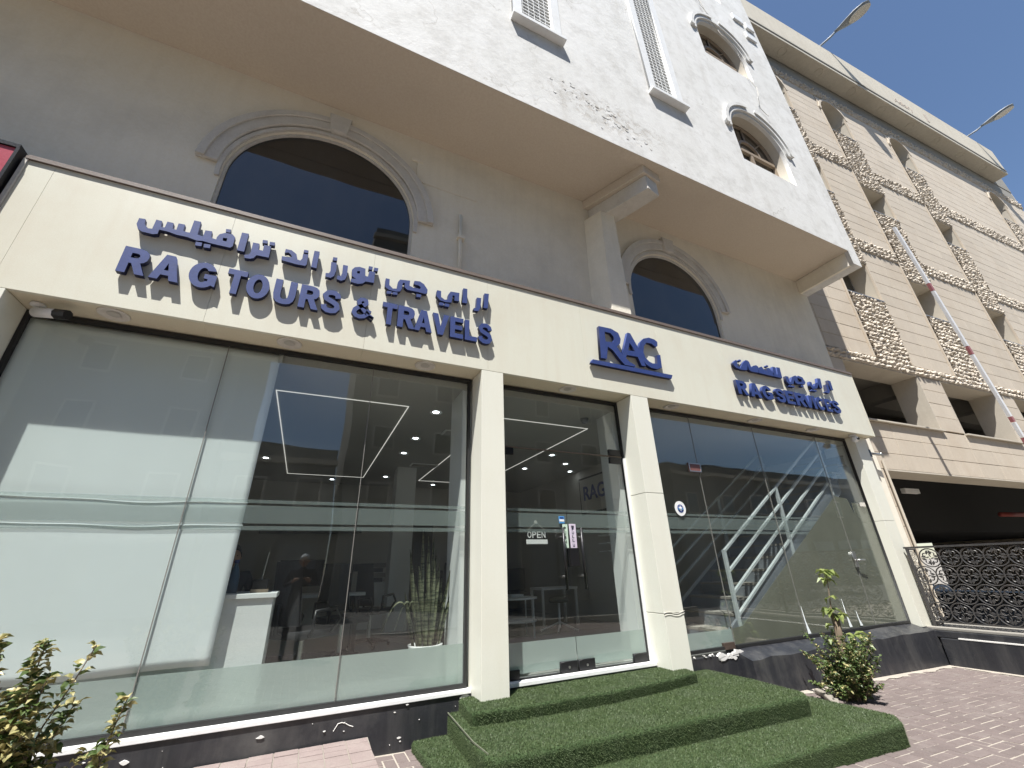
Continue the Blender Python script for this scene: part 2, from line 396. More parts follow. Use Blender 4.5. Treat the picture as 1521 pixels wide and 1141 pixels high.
# ================================================================ SETTING: ground
def gz(x): return 0.15 - 0.025 * x
G = 4.5; FY = 4.17; WY = 4.6; OY = 3.41
def ground_sheet(name, x0, x1, y0, y1, dz, material, nx=2):
    mb = MB(); xs = [x0 + (x1 - x0) * i / nx for i in range(nx + 1)]
    zz = lambda x: gz(max(-12, min(14, x))) + dz
    for i in range(nx):
        mb.add([(xs[i], y0, zz(xs[i])), (xs[i + 1], y0, zz(xs[i + 1])), (xs[i + 1], y1, zz(xs[i + 1])), (xs[i], y1, zz(xs[i]))], [(0, 1, 2, 3)])
    return tag(mb.build(name, material), kind='structure')
ground_sheet('ground', -400, 400, -400, 400, -.16, M['ground'], 60)
ground_sheet('road', -120, 120, -13.0, -3.2, -.125, M['asphalt'], 40)
def paving_mat():
    m, n, o = newmat('far_paving'); b = n.nodes.new('ShaderNodeBsdfPrincipled'); v = coord(n, 'world')
    t = n.nodes.new('ShaderNodeTexBrick'); t.inputs['Scale'].default_value = 1; t.inputs['Brick Width'].default_value = .2; t.inputs['Row Height'].default_value = .1
    t.inputs['Mortar Size'].default_value = .005; t.inputs['Color1'].default_value = (.19, .14, .125, 1); t.inputs['Color2'].default_value = (.25, .2, .17, 1)
    t.inputs['Mortar'].default_value = (.3, .26, .21, 1); n.links.new(v, t.inputs['Vector']); n.links.new(t.outputs[0], b.inputs['Base Color'])
    b.inputs['Roughness'].default_value = .9; n.links.new(b.outputs[0], o.inputs[0]); return m
ground_sheet('pavement_bed', -14, 12.5, -3.0, 6.0, -.004, M['sand'], 20)
tag(MB().box(-14, 12.5, -3.16, -3.0, -.35, .12).build('kerb', M['concd']), kind='structure')
# pavers: herringbone 200 x 100, every near one an object, the rest joined
pav = empty('brick_paving', (0, 0, 0)); pav['kind'] = 'structure'
def paver_mb(x, y, horiz, w=.1):
    g = .0055; lx, ly = (2 * w, w) if horiz else (w, 2 * w)
    x0, x1, y0, y1 = x + g, x + lx - g, y + g, y + ly - g; c = .006; d = random.uniform(-.001, .0045)
    tl = [random.uniform(-.0015, .0015) for _ in range(4)]
    P = lambda a, b, h: (a, b, gz(a) + h)
    vs = [P(x0, y0, -.05), P(x1, y0, -.05), P(x1, y1, -.05), P(x0, y1, -.05), P(x0, y0, -.005 + d), P(x1, y0, -.005 + d), P(x1, y1, -.005 + d), P(x0, y1, -.006 + d),
          P(x0 + c, y0 + c, d + tl[0]), P(x1 - c, y0 + c, d + tl[1]), P(x1 - c, y1 - c, d + tl[2]), P(x0 + c, y1 - c, d + tl[3])]
    fs = [(8, 9, 10, 11)] + [(a, (a + 1) % 4, 4 + (a + 1) % 4, 4 + a) for a in range(4)] + [(4 + a, 4 + (a + 1) % 4, 8 + (a + 1) % 4, 8 + a) for a in range(4)]
    return vs, fs
def turf_covers(x, y): return 1.2 < x < 4.95 and y > 2.9
cand = []
for i in range(-40, 100):
    for j in range(-12, 46):
        d = (i - j) % 4
        if d not in (0, 3): continue
        x, y = i * .1, j * .1; h = d == 0
        cx, cy = x + (.1 if h else .05), y + (.05 if h else .1)
        if cx > 9.35 or cy > 4.42 or turf_covers(cx, cy): continue
        if cx > 5.3 and cy > 4.18: continue
        s = seen((cx, cy, gz(cx)), 10)
        cand.append((0 if s else 1, cx * cx + cy * cy, x, y, h))
cand.sort()
rest = MB()
for k, (a, b, x, y, h) in enumerate(cand):
    vs, fs = paver_mb(x, y, h)
    if k < 300 and a == 0: MB().add(vs, fs).build('paver', M['paver'], pav)
    else: rest.add(vs, fs)
tag(rest.build('paver_field', M['paver'], pav), kind='stuff')
ground_sheet('far_pavement', -14, -4.0, -3.0, 4.45, -.004, paving_mat(), 4)
ground_sheet('street_side_pavement', -4.0, 12.5, -3.0, -1.2, -.004, paving_mat(), 6)

# ================================================================ the shop building
shop = empty('shop_building', (4.0, 4.6, .1), 0, 'cream shop building with a white jettied upper storey over a glass front', 'building')
# --- lower wall with two big arched windows
a1, a2 = (-.425, 5.95, 1.14), (5.66, 5.96, 1.09)
def archhole(cx, cz, r, zb): return [(cx - r, zb), (cx + r, zb)] + arc(cx, cz, r, 0, 180, 28)
h1 = [(a1[0] - a1[2], 4.6), (a1[0] + a1[2], 4.6)] + arc(*a1, 0, 180, 30)
h2 = [(a2[0] - a2[2], 4.6), (a2[0] + a2[2], 4.6)] + arc(*a2, 0, 180, 30)
plate('wall', [(-12, 3.75), (10.2, 3.75), (10.2, 7.75), (-12, 7.75)], [h1, h2], WY, .3, M['wall'], shop)
MB().box(10.05, 10.2, 4.9, 9.0, 3.75, 7.75).build('wall', M['wall'], shop)
MB().box(9.95, 10.2, 4.45, 9.0, .0, 3.75).build('wall', M['wall'], shop)
MB().box(-12, -2.9, 4.4, 4.6, .0, 3.75).build('wall', M['wall'], shop)
MB().box(-12, 10.05, 12.0, 12.2, .0, 21).build('wall', M['wall'], shop)
for cx, cz, r, nm in ((*a1, 0), (*a2, 1)):
    f = plate('arched_window', [(cx - r + .002, 4.8)] + [(cx + r - .002, 4.8)] + arc(cx, cz, r - .002, 0, 180, 30),
              [[(cx - r + .035, 4.86), (cx + r - .035, 4.86)] + arc(cx, cz, r - .035, 0, 180, 30)], WY + .03, .06, M['mould'], shop)
    plate('pane', [(cx - r + .033, 4.85), (cx + r - .033, 4.85)] + arc(cx, cz, r - .033, 0, 180, 30), [], WY + .055, .012, M['darkglass'], f)
    MB().box(cx - r, cx + r, WY + .24, WY + .25, 4.8, cz + r + .05).build('blackout', M['black'], f)
    # moulding in two stepped rings with a keystone
    md = plate('arch_moulding', arc(cx, cz + .04, r + .27, 2, 178, 36) + arc(cx, cz + .04, r + .06, 178, 2, 36), [], WY - .05, .049, M['mould'], shop, bev=.008)
    plate('moulding_lip', arc(cx, cz + .04, r + .27, 2, 178, 36) + arc(cx, cz + .04, r + .19, 178, 2, 36), [], WY - .075, .024, M['mould'], md, bev=.006)
    plate('moulding_bead', arc(cx, cz, r + .058, -6, 186, 36) + arc(cx, cz, r + .008, 186, -6, 36), [], WY - .028, .027, M['mould'], md)
    plate('keystone', [(cx - .10, cz + r + .07), (cx + .10, cz + r + .07), (cx + .14, cz + r + .37), (cx - .14, cz + r + .37)], [], WY - .10, .095, M['mould'], shop, bev=.006)
# --- engaged column and brackets
MB().prism([(3.66, 4.597), (4.17, 4.597), (4.17, 4.28), (3.8, 4.28)], 5.06, 7.22, [(3.72, 4.597), (4.15, 4.597), (4.15, 4.28), (3.86, 4.28)]).build('column', M['wall'], shop)
br = MB(); br.prism([(3.84, 4.597), (4.22, 4.597), (4.60, 3.62), (4.30, 3.56)][::-1], 7.22, 7.52)
br.build('bracket', M['mould'], shop, bevel=.012)
MB().prism([(3.74, 4.597), (4.30, 4.597), (4.66, 3.58), (4.24, 3.52)][::-1], 7.522, 7.708).build('bracket_cap', M['soffit'], shop, bevel=.01)
MB().box(9.922, 9.988, 3.493, 4.597, 7.363, 7.709).build('bracket', M['wall'], shop)
# --- jetty
fx0, fx1, ztop = -12.0, 10.24, 21.0
def wh(cx, zs, sill, r): return [(cx - r, sill), (cx + r, sill)] + arc(cx, zs, r, 0, 180, 24)
wins = [(8.01, 10.15, 9.2), (8.01, 13.88, 12.95), (8.01, 17.6, 16.7)]
gr = [(1.82, 2.76), (4.72, 5.60)]
holes = [wh(cx, zs, sl, .87) for cx, zs, sl in wins]
for g0, g1 in gr: holes.append([(g0 + .16, 9.95), (g1 - .16, 9.95), (g1 - .16, 15.0), (g0 + .16, 15.0)])
fac = plate('upper_storey', [(fx0, 7.71), (9.92, 7.71), (9.92, 7.36), (fx1, 7.36), (fx1, ztop), (fx0, ztop)], holes, OY, .08, M['facade'], shop)
MB().box(fx1 - .25, fx1, OY + .081, 12.0, 7.362, ztop).build('upper_side_wall', M['facade'], shop)
MB().box(fx0, fx1 - .25, OY + .25, 12.0, ztop - .2, ztop).build('roof', M['conc'], shop)
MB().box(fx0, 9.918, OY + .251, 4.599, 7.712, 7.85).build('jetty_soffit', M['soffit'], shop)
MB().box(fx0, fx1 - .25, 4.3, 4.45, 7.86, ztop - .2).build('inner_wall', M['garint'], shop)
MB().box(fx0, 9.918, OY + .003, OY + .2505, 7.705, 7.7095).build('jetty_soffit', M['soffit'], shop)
# upper arched windows with deep plaster reveals, brown frames and fan lights
for cx, zs, sl in wins:
    r = .87
    f = plate('arched_window', wh(cx, zs, sl, r), [wh(cx, zs, sl + .08, r - .07)], OY + .252, .07, M['brownframe'], shop)
    plate('reveal', wh(cx, zs, sl, r + .12)[0:0] + [(cx - r - .12, sl - .1), (cx + r + .12, sl - .1)] + arc(cx, zs, r + .12, 0, 180, 24), [wh(cx, zs, sl, r - .001)], OY + .0805, .27, M['reveal'], f)  # reveal darker than the facade paint, its shade put into the colour
    plate('pane', wh(cx, zs, sl + .06, r - .06), [], OY + .295, .01, M['darkglass'], f)
    MB().box(cx - r, cx + r, OY + .55, OY + .56, sl, zs + r).build('curtain', M['garint'], f)
    MB().box(cx - r + .06, cx + r - .06, OY + .235, OY + .31, zs - .12, zs - .03).build('transom', M['brownframe'], f)
    MB().box(cx - .04, cx + .04, OY + .24, OY + .31, sl + .07, zs - .12).build('mullion', M['brownframe'], f)
    for a in (45, 90, 135):
        mb = MB(); c, s_ = math.cos(R(a)), math.sin(R(a))
        mb.tube([(cx + .36 * c, OY + .28, zs + .36 * s_), (cx + (r - .05) * c, OY + .28, zs + (r - .05) * s_)], .02, 4); mb.build('glazing_bar', M['brownframe'], f)
    plate('fan_arc', arc(cx, zs - .02, .38, 0, 180, 16) + arc(cx, zs - .02, .32, 180, 0, 16), [], OY + .25, .05, M['brownframe'], f)
    hd = plate('hood_moulding', arc(cx, zs + .02, r + .24, 0, 180, 28) + arc(cx, zs + .02, r + .06, 180, 0, 28), [], OY - .045, .044, M['facade'], shop)
    plate('hood_lip', arc(cx, zs + .02, r + .25, 0, 82, 14) + arc(cx, zs + .02, r + .16, 82, 0, 14), [], OY - .075, .028, M['facade'], hd)
    plate('hood_lip', arc(cx, zs + .02, r + .25, 98, 180, 14) + arc(cx, zs + .02, r + .16, 180, 98, 14), [], OY - .075, .028, M['facade'], hd)
# tall grilles
slat_me = None
for gi, (g0, g1) in enumerate(gr):
    zt = 15.0
    f = plate('grille_window', [(g0, 9.80), (g1, 9.80), (g1, zt), (g0, zt)], [[(g0 + .17, 9.96), (g1 - .17, 9.96), (g1 - .17, zt - .1), (g0 + .17, zt - .1)]], OY - .045, .044, M['white'], shop, bev=.005)
    inv = ORG[f.name].inverted()
    MB().box(g0 - .03, g1 + .03, OY - .13, OY - .001, 9.715, 9.798).build('sill', M['white'], f, bevel=.006)
    MB().box(g0 + .15, g1 - .15, OY + .1, OY + .12, 9.9, zt).build('backing', M['garint'], f)
    w = g1 - g0 - .36; z = 10.0; k = 0
    me = MB().add([(0, -.022, -.018), (w, -.022, -.018), (w, .03, .022), (0, .03, .022), (0, -.022, .002), (w, -.022, .002), (w, .03, .042), (0, .03, .042)],
                  [(0, 3, 2, 1), (4, 5, 6, 7), (0, 1, 5, 4), (1, 2, 6, 5), (2, 3, 7, 6), (3, 0, 4, 7)]).mesh('slat'); me.materials.append(M['white'])
    while z < zt - .15:
        o = bpy.data.objects.new('slat', me); COL.objects.link(o); o.parent = f; o.location = inv @ Vector((g0 + .18, OY + .03, z)); z += .105
    x = g0 + .22; wm = MB()
    while x < g1 - .19: wm.box(x - .003, x + .003, OY - .0, OY + .006, 9.96, zt - .1); x += .11
    tag(wm.build('grille_wires', M['white'], f), kind='stuff')
# ornament blocks near the corner
for x, z, w_ in ((9.18, 16.15, .42), (9.72, 16.1, .34), (9.50, 15.45, .42)):
    MB().box(x, x + w_, OY - .055, OY - .001, z, z + .28).build('ornament_block', M['white'], shop, bevel=.01)
# loose cable down the facade
cb = [(7.55, 15.9), (7.62, 15.3), (7.75, 14.9), (8.05, 14.62), (8.12, 14.3), (8.45, 13.8), (8.62, 13.3), (8.60, 12.9), (8.72, 12.5), (8.55, 12.0), (8.62, 11.7), (8.78, 11.5), (8.7, 11.35)]
pts = []
for i in range(len(cb) - 1):
    for t in range(4):
        u = t / 4; pts.append((cb[i][0] * (1 - u) + cb[i + 1][0] * u + .02 * math.sin(i * 3 + t), OY - .055 - .03 * math.sin(i * 1.7 + u), cb[i][1] * (1 - u) + cb[i + 1][1] * u))
MB().tube(pts, .008, 6).build('loose_cable', M['mould'], shop)
MB().tube([(p[0] - .12 + .03 * math.sin(p[2] * 2), p[1], p[2] + .5) for p in pts[:16]], .006, 6).build('loose_cable', M['mould'], shop)
# peeling paint flakes over the jetty edge
fl = MB()
for k in range(40):
    x = random.gauss(3.55, .55); z = 8.32 - (x - 3.55) * .28 + random.gauss(0, .13)
    if z < 7.8: continue
    s = random.uniform(.01, .05); a = random.uniform(0, 6.28); n_ = 5
    ring = [(x + s * random.uniform(.5, 1.2) * math.cos(a + 6.28 * i / n_), OY - .003 - random.uniform(0, .006), z + .6 * s * math.sin(a + 6.28 * i / n_)) for i in range(n_)]
    fl.add(ring + [(p[0], OY - .001, p[2]) for p in ring], [tuple(range(n_))] + [(i, (i + 1) % n_, n_ + (i + 1) % n_, n_ + i) for i in range(n_)])
tag(fl.build('peeling_plaster', M['facade'], shop), kind='stuff')
# conduit and flush box on the shaded wall
MB().tube([(1.405, WY - .03, 5.0), (1.40, WY - .03, 6.38)], .03, 8).build('conduit', M['wall'], shop, smooth=True)
MB().box(1.35, 1.46, WY - .075, WY - .001, 5.92, 5.97).build('conduit_clip', M['wall'], shop)
plate('access_panel', [(.70, 6.82), (1.66, 6.80), (1.66, 7.32), (.70, 7.32)], [], WY - .014, .013, M['wall'], shop, bev=.004)
MB().box(.60, .78, WY - .03, WY - .001, 7.20, 7.27).build('stub_pipe', M['wall'], shop, bevel=.01)

# --- fascia of cream panels
seams = [-2.77, -2.585, -1.165, .25, 1.67, 3.09, 4.51, 5.93, 7.35, 8.77, 9.78]
for i in range(len(seams) - 1):
    MB().box(seams[i] + .0008, seams[i + 1] - .0008, FY, FY + .04, 3.665, 4.985).build('fascia_panel', M['fascia'], shop, bevel=.0012)
    MB().box(seams[i] + .001, seams[i + 1] - .001, FY + .042, G + .02, 3.668, 3.70).build('soffit_panel', M['fsoffit'], shop)
MB().box(-2.77, 9.78, FY + .045, WY - .005, 3.71, 4.97).build('fascia_core', M['fascia'], shop)
MB().box(-2.79, 9.80, FY - .02, FY + .06, 4.988, 5.02).build('fascia_trim', M['trim'], shop)
MB().box(-2.79, 9.80, FY + .0, WY - .002, 5.022, 5.05).build('fascia_flashing', M['trim'], shop)
MB().box(-2.80, -2.772, FY - .015, WY, 3.66, 4.987).build('fascia_trim', M['mould'], shop)
MB().box(9.782, 9.802, FY - .005, WY - .01, 3.66, 4.987).build('fascia_end', M['fascia'], shop)
# round downlight rims set in the soffit
for x in (-1.85, -.45, .95, 2.87, 4.7, 6.55, 8.1):
    d = MB().lathe([(.055, 0), (.085, -.004), (.105, -.014), (.115, -.008), (.118, 0)], (x, 4.32, 3.666), 24).build('downlight', M['mould'], shop, smooth=True)
    MB().lathe([(.0, -.001), (.052, -.001), (.052, .0)], (x, 4.32, 3.664), 18).build('downlight_lens', M['lens'], d)
# --- pillars clad in panels
def pillar(x0, x1, yf, zb, split=None, lean=0.0):
    zs = [zb] + (split or []) + [3.663]
    for i in range(len(zs) - 1):
        a, b = zs[i] + (.003 if i else 0), zs[i + 1] - .003
        MB().box(x0, x1, yf, G + .03, a, b).build('pillar_panel', M['pillar'], shop, bevel=.003)
pillar(1.590, 1.865, FY, .42); pillar(3.800, 4.095, FY, .34, [.98, 2.33]); pillar(9.36, 9.73, 4.33, .44, [2.1])
pillar(-2.9, -2.482, FY, .13)
for z, w_ in ((.985, .02), (.96, .013)):
    pts = [(3.796 + .045 * i + random.uniform(-.005, .005), FY - .004, z + .012 * math.sin(i * 1.1)) for i in range(8)]
    MB().tube(pts, .0025, 4).build('split_edge', M['mould'], shop)
# --- plinth
for x0, x1, z0 in ((-12, 1.575, 0), ):
    MB().box(x0, x1, 4.43, 4.6, 0.0, .455).build('plinth', M['plinth'], shop)
MB().box(-2.48, 1.585, 4.415, 4.52, .457, .487).build('white_sill', M['white'], shop, bevel=.003)
MB().box(1.87, 3.797, 4.40, 4.62, .452, .485).build('door_threshold', M['white'], shop, bevel=.003)
MB().box(1.57, 5.3, 4.42, 4.6, 0.0, .45).build('plinth', M['plinth'], shop)
pp = MB(); n_ = 26
top = []; 
for i in range(n_ + 1):
    x = 5.12 + (9.74 - 5.12) * i / n_
    top.append((x, 4.485, .485 + random.uniform(-.006, .006), 4.235 + random.uniform(-.012, .012), .40 + random.uniform(-.012, .012), 4.185 + random.uniform(-.015, .015), -.2))
vs = []; fs = []
for t in top: vs += [(t[0], t[1], t[2]), (t[0], t[3], t[4]), (t[0], t[5], t[6]), (t[0], 4.6, t[6]), (t[0], 4.6, t[2])]
for i in range(n_):
    for k in range(5): fs.append((i * 5 + k, i * 5 + (k + 1) % 5, (i + 1) * 5 + (k + 1) % 5, (i + 1) * 5 + k))
fs += [(0, 1, 2, 3, 4), tuple(n_ * 5 + k for k in range(5))[::-1]]
pp.add(vs, fs); pp.build('plinth', M['plinth'], shop)
ch = MB()
def chip(x, y, z, s, flat=False):
    n = 7; a = random.uniform(0, 6.28); r = [s * random.uniform(.4, 1.2) for _ in range(n)]
    yo = random.uniform(.004, .014); P = [(x + r[i] * math.cos(a + 6.28 * i / n), y - yo, z + r[i] * .5 * math.sin(a + 6.28 * i / n)) for i in range(n)]
    ch.add(P + [(p[0], y + .01, p[2]) for p in P], [tuple(range(n))[::-1]] + [(i, (i + 1) % n, n + (i + 1) % n, n + i) for i in range(n)])
for x, z, s in ((.9, .40, .012), (1.0, .445, .015), (1.52, .44, .05), (1.54, .38, .03), (1.53, .30, .02), (.95, .22, .02), (.35, .35, .012), (.5, .33, .006), (-.1, .38, .026), (.2, .2, .012), (1.35, .14, .02), (1.3, .17, .02), (-.9, .36, .03)): chip(x, 4.43, z, s)
for k in range(26): chip(random.uniform(4.75, 5.2), 4.42, random.uniform(.40, .47), random.uniform(.02, .07))
for k in range(12): chip(random.uniform(4.15, 4.75), 4.42, random.uniform(.455, .475), random.uniform(.01, .02))
for k in range(14): chip(random.uniform(-1.5, 1.5), 4.43, random.uniform(.15, .45), random.choice((.003, .004, .009)))
tag(ch.build('paint_chips', M['chip'], shop), kind='stuff')
MB().tube([(.42 + .03 * i, 4.428, .37 + .02 * math.sin(i * .9) - (.03 if i < 1 else 0)) for i in range(6)], .003, 4).build('paint_run', M['chip'], shop)

# ================================================================ glazing
# left shop window
def window(x0, x1, zb, zt, splits, y=G):
    f = plate('shop_window', [(x0, zb), (x1, zb), (x1, zt), (x0, zt)], [[(x0 + .028, zb + .035), (x1 - .028, zb + .035), (x1 - .028, zt - .04), (x0 + .028, zt - .04)]], y - .02, .05, M['frame'], shop)
    xs = [x0 + .02] + splits + [x1 - .02]
    for i in range(len(xs) - 1):
        MB().box(xs[i] + .003, xs[i + 1] - .003, y, y + .010, zb + .02, zt - .03).build('pane', M['glass'], f)
    for s in splits: MB().box(s - .0028, s + .0028, y - .001, y + .012, zb + .035, zt - .04).build('silicone_joint', M['grout'], f)
    return f
wl = window(-2.48, 1.562, .488, 3.655, [-.985, .41])
wr = window(4.10, 9.372, .488, 3.655, [5.20, 6.67, 8.40])
def fl_(name, pts, m, f, y=G + .0135): return plate(name, pts, [], y, .002, m, f)
def bands(x0, x1, f, lower=.845):
    for a, b in ((2.105, 2.135), (1.93, 2.085), (1.872, 1.908)): fl_('frosted_band', [(x0, a), (x1, a), (x1, b), (x0, b)], M['filmband'], f)
    if lower: fl_('frosted_film', [(x0, .52), (x1, .52), (x1, lower), (x0, lower)], M['film'], f)
bands(-2.45, 1.535, wl)
# sheet: a white blind hanging just inside, with a wavy foot
wv = [(-.52 - 1.94 * i / 24, .885 + .02 * math.sin(i * .9) - .0 * i) for i in range(25)]
sh = MB(); nx, nz = 40, 46; vs = []; fs = []
for j in range(nz + 1):
    for i in range(nx + 1):
        u = i / nx; x = -2.455 + (1.935 - .03 * (1 - j / nz)) * u; zb = .865 + .008 * math.sin(u * 9) ; z = zb + (3.60 - zb) * j / nz
        y = 4.522 + .0012 * math.sin(u * 9 + j * .1)
        for zz in (1.90, 2.09): y += .007 * math.exp(-((z - zz - .010 * math.sin(u * 8)) / .03) ** 2)
        vs.append((x, y, z))
for j in range(nz):
    for i in range(nx): fs.append((j * (nx + 1) + i, j * (nx + 1) + i + 1, (j + 1) * (nx + 1) + i + 1, (j + 1) * (nx + 1) + i))
sh.add(vs, fs); so = sh.build('window_blind', M['sheet'], None, smooth=True)
sm = so.modifiers.new('thickness', 'SOLIDIFY'); sm.thickness = .003
tag(so, 'tall white sheet hung inside the left shop window, half in sun', 'blind')
for zz in (1.905, 2.098):
    MB().tube([(-2.45 + 1.92 * i / 40, 4.524, zz + .010 * math.sin(i / 40 * 8) + .004 * math.sin(i * .45)) for i in range(41)], [.0065] * 41, 6).build('stitched_fold', M['sheet'], wl, smooth=True)
MB().box(-.54, -.50, 4.515, 4.545, 3.52, 3.62).build('blind_clip', M['steel'], wl)
# right window: stair-shaped frosted film, disc sticker, clamp, handle
for a, b in ((2.105, 2.135), (1.93, 2.085), (1.872, 1.908)):
    xe = lambda z: 5.43 + (z - .72) / (2.48 - .72) * (8.41 - 5.43)
    fl_('frosted_band', [(4.13, a), (xe(a), a), (xe(b), b), (4.13, b)], M['filmband'], wr)
fl_('frosted_film', [(4.13, .52), (5.2, .52), (5.2, .70), (4.13, .70)], M['film'], wr)
fl_('stair_film', [(5.205, .52), (9.345, .52), (9.345, 2.40), (8.9, 2.43), (8.88, 2.22), (8.80, 2.49), (8.45, 2.52), (5.43, .72), (5.205, .70)], M['stairfilm'], wr)
for (x, z, h) in ((6.69, .53, .5), (7.7, .54, .55), (7.98, .54, .3)):
    fl_('torn_film', [(x, z), (x + .07, z), (x + .02, z + h * .3), (x + .0, z + h * .7)], M['sheet'], wr, G - .0035)
MB().box(5.19, 9.34, 4.47, 4.498, .487, .52).build('dark_gasket', M['frame'], wr)
dz = G - .004
def disc(name, cx, cz, r, y, m, par): return plate(name, arc(cx, cz, r, 0, 345, 23), [], y, .003, m, par)
dd = empty('round_sticker', (4.68, G, 2.2), 0, 'round white sticker with a blue winged globe on the right window', 'sticker')
disc('disc', 4.68, 2.20, .10, G - .0045, M['white'], dd); disc('globe', 4.68, 2.20, .055, G - .0075, M['navy'], dd)
star = []
for k in range(12): rr = .042 if k % 2 == 0 else .02; star.append((4.68 + rr * math.cos(R(90 + k * 30)), 2.20 + rr * math.sin(R(90 + k * 30))))
plate('emblem', star, [], G - .0105, .003, M['white'], dd)
for s in (-1, 1): plate('wing', [(4.68, 2.19), (4.68 + s * .052, 2.205), (4.68 + s * .045, 2.185)], [], G - .0135, .003, M['skyblue'], dd)
plq = empty('small_plaque', (5.1, G, 2.8), 0, 'small maroon and steel glass clamp plate high on the right window', 'plaque')
plate('clamp', [(4.985, 2.735), (5.225, 2.735), (5.225, 2.865), (4.985, 2.865)], [], G - .022, .02, M['plaque'], plq, bev=.003)
plate('clamp_edge', [(4.985, 2.735), (5.225, 2.735), (5.225, 2.865), (4.985, 2.865)], [[(5.0, 2.75), (5.21, 2.75), (5.21, 2.85), (5.0, 2.85)]], G - .026, .004, M['steel'], plq)
hp = empty('glass_lock', (8.45, G, 1.45), 0, 'steel lever lock on the frosted glass at the right end', 'lock')
plate('lock_plate', [(8.36, 1.42), (8.44, 1.42), (8.44, 1.60), (8.36, 1.60)], [], G - .02, .018, M['steel'], hp)
MB().tube([(8.40, G - .02, 1.47), (8.40, G - .07, 1.47), (8.54, G - .08, 1.47)], .012, 8).build('lever', M['steel'], hp, smooth=True)
MB().box(8.36, 8.42, G - .03, G, 1.36, 1.42).build('keeper', M['steel'], hp)
bx = MB().box(9.12, 9.24, G - .03, G - .001, 2.36, 2.43).build('patch_fitting', M['mould'], wr)
for x in (4.98, ): MB().box(x, x + .19, G - .022, G + .02, .487, .56).build('patch_fitting', M['fitting'], wr)
# door set
df = plate('door_frame', [(1.87, .487), (3.797, .487), (3.797, 3.655), (1.87, 3.655)], [[(1.895, .489), (3.775, .489), (3.775, 3.615), (1.895, 3.615)]], G - .02, .05, M['frame'], shop)
MB().box(3.764, 3.796, G - .045, G - .0215, .49, 2.83).build('white_strip', M['white'], df)
MB().box(1.90, 3.77, G, G + .01, 2.865, 3.61).build('transom_pane', M['glass'], df)
MB().box(1.90, 3.77, G - .006, G + .014, 2.846, 2.862).build('transom_joint', M['joint'], df)
for k, (x0, x1) in enumerate(((1.905, 2.815), (2.825, 3.755))):
    d = MB().box(x0, x1, G, G + .011, .50, 2.84).build('door', M['glass'], shop)
    for a, b in ((2.105, 2.135), (1.93, 2.085), (1.872, 1.908)): fl_('frosted_band', [(x0, a), (x1, a), (x1, b), (x0, b)], M['filmband'], d)
    fl_('frosted_film', [(x0, .53), (x1, .53), (x1, .80), (x0, .80)], M['film'], d)
    xh = x1 - .22 if k == 0 else x0
    xh = 2.60 if k == 0 else 2.825
    plate('patch_fitting', [(xh, .487), (xh + .2, .487), (xh + .2, .585), (xh, .585)], [], G - .014, .04, M['black'], d, bev=.002)
    MB().lathe([(0, 0), (.012, 0), (.012, .006), (0, .006)], (0, 0, 0), 10).xf(Matrix.Translation((xh + .1, G - .014, .535)) @ Matrix.Rotation(R(90), 4, 'X')).build('screw', M['steel'], d)
    xt = 1.93 if k == 0 else 3.56
    plate('pivot_fitting', [(xt, 2.76), (xt + .19, 2.76), (xt + .19, 2.838), (xt, 2.838)], [], G - .014, .04, M['black'], d, bev=.002)
    plate('pivot_fitting', [(xt, .487), (xt + .19, .487), (xt + .19, .57), (xt, .57)], [], G - .014, .04, M['black'], d, bev=.002)
    hx = 2.705 if k == 0 else 2.955
    h = MB().tube([(hx, G - .075, 1.26), (hx, G - .075, 1.92)], .016, 10).build('door_handle', M['black'], d, smooth=True)
    for z in (1.40, 1.82): MB().tube([(hx, G - .075, z), (hx, G + .002, z)], .011, 8).build('standoff', M['steel'], h)
plate('transom_clamp', [(3.56, 2.868), (3.75, 2.868), (3.75, 2.945), (3.56, 2.945)], [], G - .014, .04, M['black'], df, bev=.002)
# door notices
pl = empty('pull_notice', (2.88, G, 1.74), 0, 'pale lilac vertical PULL notice beside the door handle', 'notice')
plate('card', [(2.835, 1.70), (2.925, 1.70), (2.925, 1.97), (2.835, 1.97)], [], G - .006, .004, M['pinkish'], pl)
for i, chh in enumerate('PULL'): fit_text('letter', chh, 2.866, 2.894, 1.895 - .042 * i, 1.925 - .042 * i, G - .0085, .002, M['bluedark'], pl, .02)
for i in range(3): fit_text('letter', '=', 2.862, 2.90, 1.945 - i * .008, 1.95 - i * .008, G - .0085, .002, M['bluedark'], pl)
fit_text('letter', 'U', 2.866, 2.894, 1.715, 1.745, G - .0085, .002, M['bluedark'], pl, .02)
gn = empty('green_notice', (2.78, G, 1.74), 0, 'pale green vertical PUSH notice left of the door gap', 'notice')
plate('card', [(2.745, 1.70), (2.81, 1.70), (2.81, 1.965), (2.745, 1.965)], [], G - .006, .004, M['palegreen'], gn)
for i, chh in enumerate('PUSH'): fit_text('letter', chh, 2.755, 2.785, 1.90 - .05 * i, 1.935 - .05 * i, G - .0085, .002, M['black'], gn, .02)
bs = empty('blue_notice', (2.74, G, 1.98), 0, 'tiny blue and white sticker above the door handles', 'sticker')
plate('card', [(2.70, 1.975), (2.775, 1.975), (2.775, 2.055), (2.70, 2.055)], [], G - .006, .004, M['skyblue'], bs)
plate('stripe', [(2.71, 2.03), (2.765, 2.03), (2.765, 2.045), (2.71, 2.045)], [], G - .009, .002, M['navy'], bs)
plate('stripe', [(2.705, 1.995), (2.77, 1.995), (2.77, 2.02), (2.705, 2.02)], [], G - .009, .002, M['white'], bs)
lk = MB().box(2.80, 2.915, G - .05, G + .03, 1.50, 1.695).build('door_lock', M['black'], None, bevel=.004); tag(lk, 'black box lock clamped between the two door handles', 'lock')
os_ = empty('open_sign', (2.4, G + .03, 1.75), 0, 'black and white OPEN sign hanging on a cord inside the door', 'sign')
